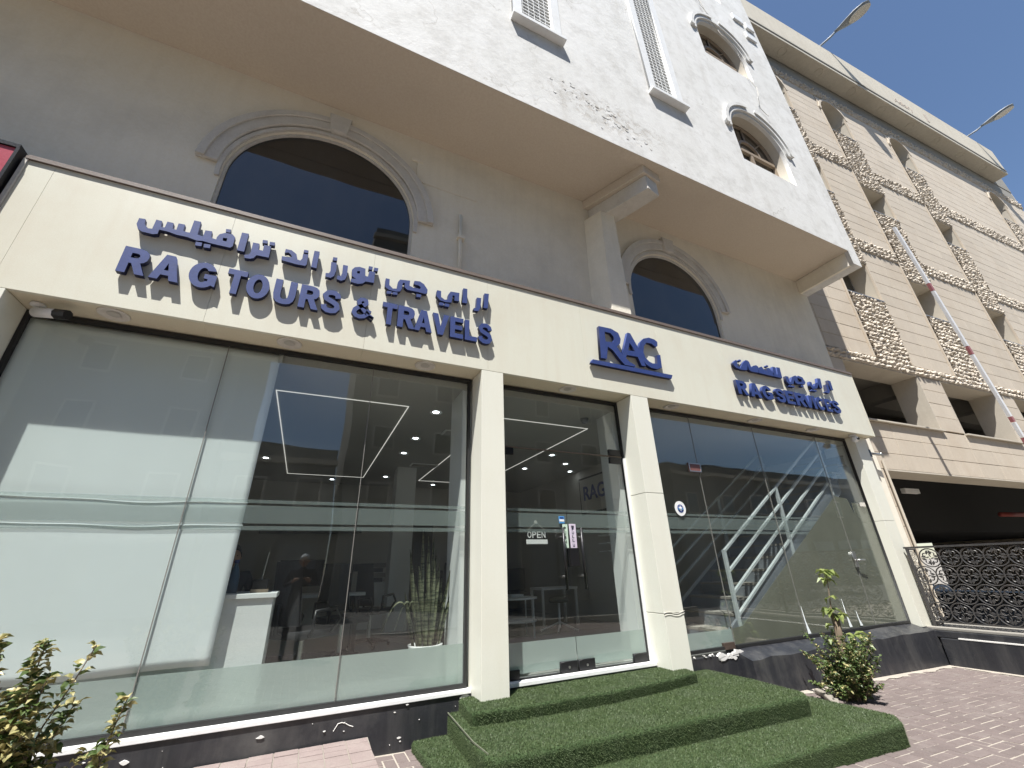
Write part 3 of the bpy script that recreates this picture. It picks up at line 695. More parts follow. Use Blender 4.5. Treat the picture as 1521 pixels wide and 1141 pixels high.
plate('board', [(2.265, 1.745), (2.545, 1.745), (2.545, 1.90), (2.265, 1.90)], [], G + .022, .006, M['black'], os_)
plate('white_strip', [(2.267, 1.747), (2.543, 1.747), (2.543, 1.795), (2.267, 1.795)], [], G + .0195, .002, M['white'], os_)
for i, chh in enumerate('OPEN'): fit_text('letter', chh, 2.285 + .061 * i, 2.335 + .061 * i, 1.812, 1.882, G + .0195, .002, M['white'], os_, .012)
MB().tube([(2.30, G + .024, 1.90), (2.40, G + .024, 1.985), (2.51, G + .024, 1.90)], .003, 5).build('cord', M['mould'], os_)
MB().lathe([(0, 0), (.022, 0), (.018, .012), (0, .014)], (0, 0, 0), 14).xf(Matrix.Translation((2.40, G + .03, 1.985)) @ Matrix.Rotation(R(90), 4, 'X')).build('suction_cup', M['mould'], os_)

# ================================================================ raised signs
AR1= [([(-1.863, 4.596), (-1.818, 4.602), (-1.809, 4.546), (-1.776, 4.505), (-1.744, 4.511), (-1.741, 4.625), (-1.698, 4.625), (-1.688, 4.555), (-1.66, 4.559), (-1.657, 4.633), (-1.61, 4.634), (-1.6, 4.566), (-1.571, 4.563), (-1.572, 4.644), (-1.522, 4.648), (-1.518, 4.569), (-1.486, 4.565), (-1.465, 4.568), (-1.465, 4.724), (-1.411, 4.728), (-1.402, 4.567), (-1.356, 4.558), (-1.354, 4.639), (-1.3, 4.646), (-1.293, 4.581), (-1.278, 4.565), (-1.248, 4.562), (-1.248, 4.593), (-1.234, 4.634), (-1.193, 4.667), (-1.133, 4.672), (-1.103, 4.641), (-1.101, 4.528), (-1.118, 4.502), (-1.278, 4.501), (-1.344, 4.507), (-1.393, 4.495), (-1.473, 4.51), (-1.561, 4.508), (-1.619, 4.52), (-1.693, 4.52), (-1.692, 4.469), (-1.724, 4.452), (-1.807, 4.454), (-1.842, 4.475), (-1.864, 4.525)], [[(-1.199, 4.601), (-1.163, 4.607), (-1.162, 4.566), (-1.193, 4.565)]]), ([(-1.197, 4.716), (-1.156, 4.724), (-1.152, 4.684), (-1.192, 4.679)], []), ([(-1.396, 4.479), (-1.346, 4.484), (-1.343, 4.443), (-1.392, 4.435)], []), ([(-1.328, 4.478), (-1.277, 4.484), (-1.274, 4.442), (-1.325, 4.435)], []), ([(-1.059, 4.721), (-1.0, 4.727), (-0.996, 4.493), (-1.058, 4.492)], []), ([(-0.943, 4.632), (-0.887, 4.635), (-0.881, 4.558), (-0.842, 4.559), (-0.845, 4.637), (-0.781, 4.638), (-0.777, 4.492), (-0.885, 4.487), (-0.903, 4.444), (-0.933, 4.425), (-0.979, 4.422), (-0.986, 4.457), (-0.951, 4.474), (-0.94, 4.506)], []), ([(-0.867, 4.694), (-0.824, 4.701), (-0.819, 4.661), (-0.864, 4.654)], []), ([(-0.802, 4.692), (-0.756, 4.699), (-0.753, 4.657), (-0.8, 4.651)], []), ([(-0.647, 4.65), (-0.592, 4.652), (-0.54, 4.617), (-0.52, 4.552), (-0.492, 4.548), (-0.478, 4.579), (-0.48, 4.641), (-0.43, 4.648), (-0.426, 4.518), (-0.437, 4.495), (-0.519, 4.488), (-0.662, 4.498), (-0.666, 4.548), (-0.595, 4.556), (-0.574, 4.57), (-0.593, 4.599), (-0.618, 4.614), (-0.648, 4.597)], []), ([(-0.478, 4.698), (-0.436, 4.702), (-0.436, 4.667), (-0.479, 4.662)], []), ([(-0.38, 4.718), (-0.328, 4.723), (-0.328, 4.497), (-0.381, 4.5)], []), ([(-0.198, 4.625), (-0.142, 4.63), (-0.134, 4.533), (-0.147, 4.45), (-0.177, 4.417), (-0.23, 4.418), (-0.232, 4.465), (-0.199, 4.473), (-0.19, 4.508)], []), ([(-0.187, 4.696), (-0.144, 4.701), (-0.145, 4.656), (-0.189, 4.652)], []), ([(-0.076, 4.625), (-0.025, 4.627), (-0.02, 4.502), (-0.032, 4.439), (-0.068, 4.411), (-0.114, 4.418), (-0.115, 4.466), (-0.081, 4.47), (-0.071, 4.512)], []), ([(0.021, 4.588), (0.046, 4.63), (0.096, 4.652), (0.159, 4.645), (0.167, 4.546), (0.196, 4.548), (0.201, 4.627), (0.267, 4.634), (0.266, 4.481), (0.178, 4.475), (0.151, 4.44), (0.102, 4.419), (0.03, 4.425), (0.025, 4.469), (0.079, 4.479), (0.031, 4.504)], [[(0.077, 4.588), (0.105, 4.594), (0.108, 4.561), (0.079, 4.556)]]), ([(0.191, 4.693), (0.234, 4.696), (0.233, 4.651), (0.191, 4.647)], []), ([(0.25, 4.691), (0.295, 4.695), (0.293, 4.65), (0.249, 4.646)], []), ([(0.388, 4.582), (0.432, 4.584), (0.435, 4.501), (0.478, 4.464), (0.522, 4.476), (0.528, 4.573), (0.548, 4.611), (0.662, 4.63), (0.662, 4.556), (0.71, 4.541), (0.785, 4.546), (0.792, 4.576), (0.763, 4.591), (0.711, 4.593), (0.713, 4.642), (0.778, 4.653), (0.828, 4.627), (0.875, 4.56), (0.873, 4.508), (0.845, 4.494), (0.75, 4.496), (0.639, 4.493), (0.605, 4.522), (0.605, 4.579), (0.583, 4.572), (0.576, 4.486), (0.561, 4.448), (0.517, 4.433), (0.436, 4.435), (0.39, 4.466)], []), ([(0.416, 4.416), (0.469, 4.422), (0.467, 4.387), (0.413, 4.378)], []), ([(0.48, 4.42), (0.534, 4.424), (0.534, 4.392), (0.477, 4.385)], []), ([(0.749, 4.468), (0.804, 4.471), (0.801, 4.43), (0.747, 4.426)], []), ([(0.99, 4.587), (1.039, 4.589), (1.042, 4.503), (1.088, 4.475), (1.127, 4.491), (1.129, 4.562), (1.158, 4.614), (1.269, 4.624), (1.267, 4.5), (1.207, 4.496), (1.21, 4.566), (1.184, 4.565), (1.173, 4.458), (1.099, 4.444), (1.03, 4.454), (0.984, 4.504)], []), ([(1.026, 4.424), (1.08, 4.427), (1.077, 4.387), (1.021, 4.381)], []), ([(1.09, 4.424), (1.149, 4.428), (1.145, 4.387), (1.085, 4.383)], []), ([(1.319, 4.71), (1.371, 4.713), (1.37, 4.498), (1.308, 4.494)], []), ([(1.499, 4.619), (1.556, 4.626), (1.547, 4.486), (1.521, 4.423), (1.459, 4.416), (1.458, 4.451), (1.49, 4.465)], []), ([(1.601, 4.711), (1.661, 4.719), (1.643, 4.493), (1.585, 4.49)], [])]
AR2= [([(6.066, 4.554), (6.149, 4.62), (6.183, 4.611), (6.151, 4.519), (6.22, 4.484), (6.3, 4.581), (6.406, 4.666), (6.464, 4.669), (6.379, 4.468), (6.239, 4.451), (6.111, 4.465), (6.064, 4.503)], []), ([(6.462, 4.663), (6.488, 4.649), (6.51, 4.54), (6.57, 4.586), (6.657, 4.615), (6.706, 4.591), (6.665, 4.47), (6.481, 4.462), (6.424, 4.489)], []), ([(6.714, 4.579), (6.797, 4.614), (6.849, 4.551), (6.928, 4.557), (6.914, 4.604), (7.001, 4.624), (7.053, 4.563), (7.094, 4.525), (7.047, 4.468), (6.675, 4.469)], []), ([(7.108, 4.667), (7.182, 4.669), (7.157, 4.526), (7.19, 4.528), (7.226, 4.677), (7.31, 4.683), (7.291, 4.471), (7.052, 4.469)], []), ([(6.241, 4.647), (6.288, 4.647), (6.271, 4.611), (6.224, 4.612)], []), ([(6.947, 4.668), (6.996, 4.668), (6.978, 4.635), (6.928, 4.633)], []), ([(7.407, 4.535), (7.487, 4.532), (7.471, 4.434), (7.51, 4.428), (7.593, 4.547), (7.707, 4.596), (7.749, 4.573), (7.735, 4.477), (7.86, 4.486), (7.862, 4.541), (7.773, 4.556), (7.796, 4.606), (7.911, 4.592), (7.956, 4.496), (7.914, 4.447), (7.696, 4.421), (7.641, 4.445), (7.636, 4.495), (7.568, 4.4), (7.439, 4.375), (7.386, 4.421)], []), ([(7.434, 4.362), (7.5, 4.365), (7.478, 4.329), (7.412, 4.326)], []), ([(7.516, 4.364), (7.583, 4.366), (7.562, 4.332), (7.495, 4.329)], []), ([(7.802, 4.416), (7.868, 4.418), (7.846, 4.383), (7.78, 4.381)], []), ([(8.094, 4.536), (8.153, 4.528), (8.146, 4.45), (8.21, 4.456), (8.267, 4.529), (8.355, 4.561), (8.388, 4.654), (8.485, 4.661), (8.445, 4.453), (8.364, 4.446), (8.363, 4.527), (8.273, 4.427), (8.121, 4.391), (8.069, 4.446)], []), ([(8.089, 4.376), (8.152, 4.377), (8.13, 4.345), (8.067, 4.342)], []), ([(8.17, 4.378), (8.23, 4.379), (8.209, 4.347), (8.148, 4.346)], []), ([(8.716, 4.664), (8.802, 4.66), (8.788, 4.466), (8.702, 4.46)], []), ([(8.591, 4.555), (8.666, 4.558), (8.665, 4.426), (8.599, 4.368), (8.508, 4.377), (8.523, 4.405), (8.582, 4.417)], [])]
LOGO= [('R', [(3.347, 4.635), (3.563, 4.641), (3.687, 4.596), (3.717, 4.503), (3.694, 4.421), (3.625, 4.357), (3.701, 4.244), (3.826, 4.145), (3.915, 4.114), (3.91, 4.087), (3.721, 4.084), (3.641, 4.163), (3.544, 4.282), (3.464, 4.324), (3.417, 4.121), (3.316, 4.117)], [[(3.441, 4.563), (3.54, 4.563), (3.586, 4.518), (3.595, 4.465), (3.564, 4.415), (3.435, 4.401)]]), ('A', [(3.864, 4.642), (3.914, 4.641), (4.018, 4.433), (4.054, 4.329), (4.114, 4.134), (4.033, 4.128), (3.985, 4.261), (3.785, 4.255), (3.755, 4.185), (3.698, 4.227), (3.747, 4.344)], [[(3.874, 4.475), (3.953, 4.348), (3.826, 4.336)]]), ('G', [(4.035, 4.425), (4.079, 4.524), (4.157, 4.604), (4.268, 4.645), (4.371, 4.638), (4.429, 4.604), (4.416, 4.532), (4.381, 4.505), (4.3, 4.548), (4.203, 4.545), (4.141, 4.469), (4.112, 4.363), (4.131, 4.278), (4.195, 4.225), (4.253, 4.205), (4.345, 4.218), (4.37, 4.364), (4.439, 4.383), (4.424, 4.168), (4.324, 4.123), (4.212, 4.125), (4.121, 4.168), (4.068, 4.245), (4.034, 4.326)], []), ('bar', [(3.178, 4.07), (4.61, 4.075), (4.574, 4.009), (3.143, 4.008)], [])]
L1= [('R', -1.87, -1.672), ('A', -1.641, -1.424), ('G', -1.365, -1.147), ('T', -1.072, -0.91), ('O', -0.901, -0.705), ('U', -0.664, -0.467), ('R', -0.43, -0.242), ('S', -0.225, -0.035), ('&', 0.069, 0.3), ('T', 0.391, 0.549), ('R', 0.562, 0.757), ('A', 0.749, 0.954), ('V', 0.957, 1.152), ('E', 1.169, 1.329), ('L', 1.35, 1.503), ('S', 1.519, 1.702)] # [[(-1.87, 4.003), (-1.874, 4.262), (-1.029, 3.972), (-1.094, 4.257), (-0.796, 3.981)], [(-0.437, 4.253), (-0.43, 3.992), (1.35, 3.981), (1.354, 4.246), (1.501, 3.984)]]
L2= [('R', 6.007, 6.26), ('A', 6.305, 6.58), ('G', 6.617, 6.879), ('S', 6.96, 7.213), ('E', 7.23, 7.455), ('R', 7.489, 7.769), ('V', 7.723, 7.988), ('I', 7.983, 8.079), ('C', 8.094, 8.324), ('E', 8.35, 8.531), ('S', 8.566, 8.807)] # [(6.018, 3.975), (6.078, 4.228), (8.498, 3.959), (8.52, 4.233), (8.814, 4.01)]

LF = 4.105; LD = .05
def ell(rx, ry, a0, a1, n=22): return [(.5 + rx * math.cos(R(a0 + (a1 - a0) * i / n)), .5 + ry * math.sin(R(a0 + (a1 - a0) * i / n))) for i in range(n + 1)]
def stroke_poly(c, wx, wy):
    l_, r_ = [], []
    for i, p in enumerate(c):
        a, b = c[max(0, i - 1)], c[min(len(c) - 1, i + 1)]; dx, dy = b[0] - a[0], b[1] - a[1]; m = math.hypot(dx, dy)
        l_.append((p[0] - dy / m * wx, p[1] + dx / m * wy)); r_.append((p[0] + dy / m * wx, p[1] - dx / m * wy))
    return l_ + r_[::-1]
GLY = {
 'R': ([(0, 0), (0, 1), (.58, 1), (.78, .965), (.92, .87), (.96, .72), (.93, .58), (.83, .48), (.72, .44), (1.0, 0), (.66, 0), (.42, .39), (.32, .39), (.32, 0)], [[(.32, .60), (.32, .79), (.50, .79), (.60, .77), (.635, .70), (.60, .625), (.50, .60)]]),
 'A': ([(0, 0), (.34, 1), (.66, 1), (1, 0), (.69, 0), (.63, .19), (.36, .19), (.30, 0)], [[(.42, .38), (.58, .38), (.50, .68)]]),
 'G': (ell(.5, .515, 28, 316) + [(1.0, .10), (1.0, .56), (.55, .56), (.55, .37), (.70, .37), (.70, .28)] + ell(.185, .30, 312, 42), []),
 'C': (ell(.5, .515, 32, 328) + ell(.19, .30, 318, 42), []),
 'O': (ell(.5, .515, 0, 350), [ell(.19, .30, 0, 350)]),
 'T': ([(0, 1), (1, 1), (1, .78), (.67, .78), (.67, 0), (.33, 0), (.33, .78), (0, .78)], []),
 'U': ([(0, 1), (.32, 1), (.32, .40), (.34, .27), (.41, .20), (.5, .185), (.59, .20), (.66, .27), (.68, .40), (.68, 1), (1, 1), (1, .38), (.95, .17), (.82, .04), (.65, -.01), (.5, -.02), (.35, -.01), (.18, .04), (.05, .17), (0, .38)], []),
 'V': ([(0, 1), (.32, 1), (.50, .36), (.68, 1), (1, 1), (.66, 0), (.34, 0)], []),
 'E': ([(0, 0), (0, 1), (1, 1), (1, .79), (.36, .79), (.36, .61), (.92, .61), (.92, .41), (.36, .41), (.36, .21), (1, .21), (1, 0)], []),
 'L': ([(0, 0), (0, 1), (.36, 1), (.36, .22), (1, .22), (1, 0)], []),
 'I': ([(.1, 0), (.1, 1), (.9, 1), (.9, 0)], []),
 '&': (stroke_poly([(1.0, .10), (.80, .22), (.60, .40), (.36, .64), (.32, .78), (.40, .88), (.52, .90), (.63, .85), (.65, .74), (.55, .64), (.30, .50), (.18, .38), (.15, .25), (.24, .13), (.42, .09), (.60, .14), (.74, .28), (.82, .46)], .105, .085), []),
 'S': (stroke_poly([(.83, .69), (.79, .82), (.66, .895), (.48, .91), (.28, .87), (.165, .74), (.23, .61), (.42, .545), (.62, .485), (.80, .40), (.845, .26), (.74, .13), (.54, .09), (.34, .105), (.19, .18), (.15, .32)], .15, .105), []),
}
def sign_poly(data, root, nm):
    for o, hs in data:
        s = abs(sum(o[i][0] * o[(i + 1) % len(o)][1] - o[(i + 1) % len(o)][0] * o[i][1] for i in range(len(o)))) / 2
        name = 'dot' if len(o) == 4 and s < .006 else nm
        letter(name, o, hs, LF, LD, root)
def latin(data, z0, z1, root, off):
    for c, a, b in data:
        if c in GLY:
            o, hs = GLY[c]; f = lambda q: [(a + p[0] * (b - a), z0 + p[1] * (z1 - z0)) for p in q]
            letter('letter', f(o), [f(h) for h in hs], LF, LD, root)
        else: fit_text('letter', c, a, b, z0, z1, LF, LD, M['blue'], root, .055)
s1 = empty('raised_lettering', (-.1, LF, 4.0), 0, 'blue raised letters RAG TOURS & TRAVELS with Arabic above, left of the fascia', 'sign')
sign_poly(AR1, s1, 'arabic_letter'); latin(L1, 3.985, 4.262, s1, .028)
s2 = empty('raised_lettering', (7.4, LF, 4.0), 0, 'smaller blue raised letters RAG SERVICES with Arabic at the fascia right end', 'sign')
sign_poly(AR2, s2, 'arabic_letter'); latin(L2, 3.985, 4.235, s2, .022)
s3 = empty('raised_logo', (3.9, LF, 4.05), 0, 'blue serif RAG logo on an underline bar above the door', 'logo')
for n_, o, hs in LOGO: letter('logo_letter' if n_ != 'bar' else 'underline_bar', o, hs, LF + (.0005 * 'RAG'.find(n_) if n_ != 'bar' else .002), LD, s3)
for x in (-1.8, -1.2, -.6, .2, .9, 1.6): MB().tube([(x, LF + .045, 4.1), (x, FY + .002, 4.1)], .006, 6).build('standoff_pin', M['steel'], s1)
# red neighbour sign
rd = empty('neighbour_signboard', (-3.6, FY, 3.7), 0, 'red signboard of the neighbouring shop at the left edge', 'signboard')
MB().box(-6.5, -2.84, FY - .06, FY + .3, 3.70, 5.03).build('panel', M['red'], rd, bevel=.004)
MB().box(-6.5, -2.82, FY - .075, FY + .3, 5.032, 5.07).build('edge_strip', M['black'], rd)
MB().box(-2.838, -2.815, FY - .075, FY + .3, 3.70, 5.031).build('edge_strip', M['black'], rd)
# cameras and outlet
cc = empty('bullet_camera', (-2.35, 4.33, 3.66), 0, 'white and black bullet security camera under the fascia left end', 'security camera')
MB().lathe([(0, 0), (.05, 0), (.05, -.02), (.02, -.03), (0, -.03)], (-2.36, 4.36, 3.664), 16).build('base', M['white'], cc, smooth=True)
MB().tube([(-2.36, 4.36, 3.64), (-2.33, 4.34, 3.59)], .018, 8).build('arm', M['white'], cc, smooth=True)
MB().tube([(-2.37, 4.36, 3.585), (-2.36, 4.36, 3.585), (-2.20, 4.29, 3.565), (-2.19, 4.286, 3.564)], [.03, .042, .042, .04], 14).build('housing', M['white'], cc, smooth=True)
MB().tube([(-2.189, 4.287, 3.564), (-2.10, 4.25, 3.553)], [.046, .043], 8).build('lens_hood', M['black'], cc)
c2 = empty('turret_camera', (9.25, 4.26, 3.62), 0, 'small white turret security camera under the fascia right end', 'security camera')
MB().lathe([(0, 0), (.06, 0), (.06, -.03), (0, -.035)], (9.22, 4.27, 3.664), 16).build('base', M['white'], c2, smooth=True)
MB().lathe([(0, -.07), (.04, -.06), (.058, -.03), (.06, 0), (.05, .03), (0, .05)], (9.22, 4.25, 3.585), 16).build('eyeball', M['white'], c2, smooth=True)
MB().lathe([(0, -.03), (.03, -.02), (.036, .0), (.03, .02), (0, .03)], (9.22, 4.205, 3.575), 12).build('lens', M['black'], c2, smooth=True)
tp = empty('wall_bracket', (9.8, 4.36, 3.4), 0, 'short steel bracket arm sticking out past the right pillar', 'bracket')
MB().box(9.735, 9.80, 4.33, 4.40, 3.30, 3.44).build('plate', M['black'], tp)
MB().tube([(9.79, 4.35, 3.37), (9.98, 4.33, 3.36), (10.10, 4.32, 3.37)], .026, 8).build('arm', M['steel'], tp, smooth=True)
MB().tube([(10.11, 4.32, 3.40), (10.14, 4.31, 3.30)], .016, 8).build('hook', M['steel'], tp, smooth=True)
# ================================================================ the stone-faced garage building
GA = math.atan(-.05)
gb = empty('garage_building', (11.4, 4.75, 0), GA, 'pale limestone parking garage building with rough stone strips right of the shop', 'building')
LV = True
HS = .6
SA = [(1.1, 2.75), (4.8, 6.32), (9.38, 10.85), (17.75, 19.3)]
ZB = [(5.9, 6.2), (10.2, 10.7), (14.5, 15.1), (18.85, 19.3)]
LE, LR = -1.6, 21.9
whole = []
for a, b in SA:
    for z0, z1 in ((8.25, 9.62), (12.55, 13.85)): whole.append((a, b, z0, z1))
    whole.append((a, b, 16.75, 18.75))
ops = [(-.35, 2.74), (3.8, 6.7), (7.75, 10.7), (11.7, 14.7), (15.7, 18.7)]
for a, b in ops: whole.append((a, b, 4.38, 5.9))
gar = [(-.33, 8.2), (9.4, 18.5)]
for a, b in gar: whole.append((a, b, -1, 3.24))
xs = sorted({LE, LR} | {v for h in whole for v in h[:2]}); zs = sorted({-.3, 20.1} | {v for h in whole for v in h[2:] if v > -.3})
mb = MB(); cells(mb, xs, zs, [(a, b, c if c > -1 else -9, d) for a, b, c, d in whole], .03, HS)
mb.build('core_wall', M['joint'], gb, local=True)
# right end and upper plain band
MB().box(LE, LR, .005, .028, 19.3, 20.1).build('plain_band', M['concd'], gb, local=True)  # dark tone puts the shade below the parapet into the colour
MB().box(LR - .02, LR + .03, .0, 10, -.3, 20.1).build('end_wall', M['stonep'], gb, local=True)
# panels cut to the openings
pan = []
def rowz(z0, z1, n): return [(z0 + (z1 - z0) * i / n, z0 + (z1 - z0) * (i + 1) / n) for i in range(n)]
def span(x0, x1, n=None):
    n = n or max(1, round((x1 - x0) / 1.05)); return [(x0 + (x1 - x0) * i / n, x0 + (x1 - x0) * (i + 1) / n) for i in range(n)]
gaps = [(LE, 1.06), (2.79, 4.76), (6.36, 9.34), (10.89, 17.71), (19.34, LR)]
for z0, z1, n in ((6.2, 10.2, 10), (10.7, 14.5, 10), (15.1, 18.85, 10)):
    for a, b in rowz(z0, z1, n):
        for g in gaps:
            for c, d in span(*g): pan.append((c, d, a, b))
for a, b in rowz(4.38, 5.9, 4):
    prev = LE
    for o0, o1 in ops + [(LR, LR)]:
        for c, d in span(prev, o0 - .0): pan.append((c, d, a, b))
        prev = o1
for a, b in rowz(3.24, 4.34, 3):
    for c, d in span(LE, LR): pan.append((c, d, a, b))
for a, b in rowz(-.3, 3.24, 9):
    pan.append((LE, LE + .65, a, b)); pan.append((LE + .65, gar[0][0] - .04, a, b)); pan.append((8.24, 9.36, a, b))
GM = ORG[gb.name]
def pmesh(c, d, a, b):
    g = .0045; t = random.uniform(-.002, .003); m = MB(); x0, x1, z0, z1 = c + g, d - g, a + g, b - g; k = .005
    m.add([(x0, .028, z0), (x1, .028, z0), (x1, .028, z1), (x0, .028, z1), (x0, t + k, z0), (x1, t + k, z0), (x1, t + k, z1), (x0, t + k, z1),
           (x0 + k, t, z0 + k), (x1 - k, t, z0 + k), (x1 - k, t, z1 - k), (x0 + k, t, z1 - k)],
          [(8, 9, 10, 11)] + [(i, (i + 1) % 4, 4 + (i + 1) % 4, 4 + i) for i in range(4)] + [(4 + i, 4 + (i + 1) % 4, 8 + (i + 1) % 4, 8 + i) for i in range(4)])
    return m
def pkey(p):
    w = GM @ Vector(((p[0] + p[1]) / 2, 0, (p[2] + p[3]) / 2)); s = seen(w, 0)
    if s:
        a, b_, c, d = (project(GM @ Vector((x, 0, z))) for x, z in ((p[0], p[2]), (p[1], p[2]), (p[1], p[3]), (p[0], p[3])))
        ar = abs((a[0] - c[0]) * (b_[1] - d[1]) - (a[1] - c[1]) * (b_[0] - d[0])) / 2
        return (0, -ar)
    return (1, w.length)
pan.sort(key=pkey)
rest = MB()
for k, p in enumerate(pan):
    if k < 300: pmesh(*p).build('stone_panel', M['stone'], gb, local=True)
    else: m = pmesh(*p); rest.add(m.v, m.f)
tag(rest.build('stone_panel_field', M['stone'], gb, local=True), kind='stuff')
# split-face stone in courses
def rough_patch(x0, x1, z0, z1, ch=.135, cl=.30):
    """courses of split-face stone: each stone bulges over a dark undercut joint, with chipped facets"""
    m = MB(); n = max(1, round((z1 - z0) / ch)); hh = (z1 - z0) / n; prof = ((0, .012), (.12, -.028), (.34, -.058), (.62, -.040), (.88, -.018), (1, .010))
    for r in range(n):
        nx_ = max(2, round((x1 - x0) / .052)); vs = []; cut = set(); x = 0
        while x < nx_: x += random.choice((3, 4, 5, 6)); cut.add(x)
        for t, y0 in prof:
            for i in range(nx_ + 1):
                edge = t in (0, 1)
                y = y0 + (0 if edge else random.gauss(0, .020)) ; y = y * .35 if (i in cut and not edge) else y
                vs.append((x0 + (x1 - x0) * i / nx_ + (0 if i in (0, nx_) or edge else random.uniform(-.016, .016)), min(.02, y), z0 + hh * (r + t) + (0 if edge else random.uniform(-.016, .016))))
        w_ = nx_ + 1
        m.add(vs, [q for j in range(len(prof) - 1) for i in range(nx_) for q in ((j * w_ + i, j * w_ + i + 1, (j + 1) * w_ + i + 1), (j * w_ + i, (j + 1) * w_ + i + 1, (j + 1) * w_ + i))])
    return m
for a, b in SA:
    for z0, z1 in ((6.2, 8.25), (9.62, 12.55), (13.85, 16.75)):
        tag(rough_patch(a + .03, b - .03, z0, z1).build('split_stone_strip', M['rough'], gb, local=True), kind='stuff')
    tag(MB().box(a, b, .003, .028, 18.75, 18.85).build('lintel', M['stonep'], gb, local=True))
for z0, z1 in ZB:
    for g in (gaps if z0 > 6 and z0 < 18 else [(LE, LR)]):
        tag(rough_patch(g[0], g[1], z0 + .01, z1 - .01, .16).build('split_stone_band', M['rough'], gb, local=True), kind='stuff')
for a, b in SA:
    for x in (a, b):
        MB().box(x - .032, x + .022, -.03, .028, 6.2, 18.6).build('strip_edge', M['stonep'], gb, local=True)
# windows with deep reveals
for a, b in SA:
    for z0, z1 in ((8.25, 9.62), (12.55, 13.85), (16.75, 18.75)):
        arch = z0 > 16
        w_ = (b - a) / 2
        f = MB().box(a + .025, b - .025, .50, .55, z0, z1).build('window', M['reveal'], gb, local=True)
        rv = MB()
        rv.box(a, a + .024, .0, .5, z0, z1); rv.box(b - .024, b, .0, .5, z0, z1)
        rv.box(a + .024, b - .024, .0, .5, z1 - .024, z1); rv.box(a + .024, b - .024, -.02, .5, z0, z0 + .03)
        rv.build('reveal', M['reveal'], f, local=True)
        if arch:
            r = w_ - .02; cx = (a + b) / 2; zsp = z1 - r
            plate('arch_spandrel', [(a, zsp - .1), (a, z1 + .0), (b, z1 + .0), (b, zsp - .1), (b - .03, zsp - .1)] + arc(cx, zsp, r - .01, 0, 180, 16) + [(a + .03, zsp - .1)], [], -.004, .52, M['reveal'], f, local=True)
            plate('arch_trim', arc(cx, zsp, r + .10, 0, 180, 18) + arc(cx, zsp, r, 180, 0, 18), [], -.05, .045, M['stonep'], f, local=True)
        x0, x1 = a + .10, b - .10; zt = z1 - .08
        MB().box(x0, x1, .46, .498, z0 + .05, zt).build('frame', M['greyframe'], f, local=True)
        MB().box(x0 + .06, (x0 + x1) / 2 - .03, .448, .459, z0 + .1, zt - .06).build('pane', M['darkglass'], f, local=True)
        MB().box((x0 + x1) / 2 + .03, x1 - .06, .448, .459, z0 + .1, zt - .06).build('pane', M['darkglass'], f, local=True)
        MB().box(a + .03, b - .03, -.05, .06, z0 - .03, z0 - .002).build('sill', M['greyframe'], f, local=True)
# parking deck openings and the garage mouth
for a, b in ops:
    MB().box(a - .02, b + .02, -.07, .10, 4.342, 4.378).build('opening_sill', M['reveal'], gb, local=True)
    rv = MB(); rv.box(a, a + .02, .0, HS, 4.38, 5.9); rv.box(b - .02, b, .0, HS, 4.38, 5.9); rv.box(a + .02, b - .02, .0, HS, 5.88, 5.9)
    rv.build('opening_reveal', M['reveal'], gb, local=True)
for z0, z1 in ((4.0, 4.34), (6.1, 6.3), (8.0, 8.2)): MB().box(LE, LR, HS + .005, 11, z0, z1).build('floor_slab', M['concd'], gb, local=True)
for x in (2.95, 7.1, 11.2, 15.2): MB().box(x, x + .5, 3.0, 3.5, 4.34, 6.1).build('concrete_column', M['concd'], gb, local=True)
for x in (3.0, 7.15, 11.25): MB().box(x, x + .4, .61, 11, 5.65, 6.098).build('concrete_beam', M['concd'], gb, local=True)
MB().box(LE, LR, 1.6, 2.0, 5.7, 6.098).build('concrete_beam', M['concd'], gb, local=True)
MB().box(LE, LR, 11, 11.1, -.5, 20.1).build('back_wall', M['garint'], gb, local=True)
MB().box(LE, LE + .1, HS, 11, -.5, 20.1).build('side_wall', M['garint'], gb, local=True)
MB().box(LE + .1, LR, .2, 11, -.9, -.6).build('garage_floor', M['garint'], gb, local=True)
mb = MB()
for (a, b) in gar:
    mb.box(a, a + .02, .0, HS, -.3, 3.24); mb.box(b - .02, b, .0, HS, -.3, 3.24); mb.box(a + .02, b - .02, .0, HS, 3.21, 3.24)
mb.build('opening_reveal', M['reveal'], gb, local=True)
MB().tube([(gar[0][0] - .02, -.03, .45), (gar[0][0] - .02, -.03, 3.42)], .025, 8).build('corner_guard', M['reveal'], gb, local=True)
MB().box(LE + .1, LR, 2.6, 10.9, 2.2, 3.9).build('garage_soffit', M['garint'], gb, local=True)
MB().tube([(8.1, 1.6, 2.62), (9.6, 1.6, 2.64)], .07, 10).build('red_pipe', M['rust'], gb, local=True, smooth=True)
MB().box(2.55, 3.2, 1.15, 1.25, 3.02, 3.14).build('strip_light', M['white'], gb, local=True)
# parapet hung forward of the wall
MB().box(LE, 20.0, -.6, -.02, 20.1, 21.9).build('parapet', M['conc'], gb, local=True, bevel=.02)
MB().box(LE, LR, -.018, 10, 20.103, 21.2).build('roof', M['concd'], gb, local=True)
MB().box(LE, 19.95, -.625, -.602, 20.28, 20.36).build('parapet_groove', M['concd'], gb, local=True)
for k in range(9):
    x = .9 + k * 2.15
    MB().tube([(x + .17 * math.cos(a_ * .314), -.32 + .17 * math.sin(a_ * .314), 20.098) for a_ in range(20)], .012, 5, closed=True).build('soffit_ring', M['conc'], gb, local=True, smooth=True)
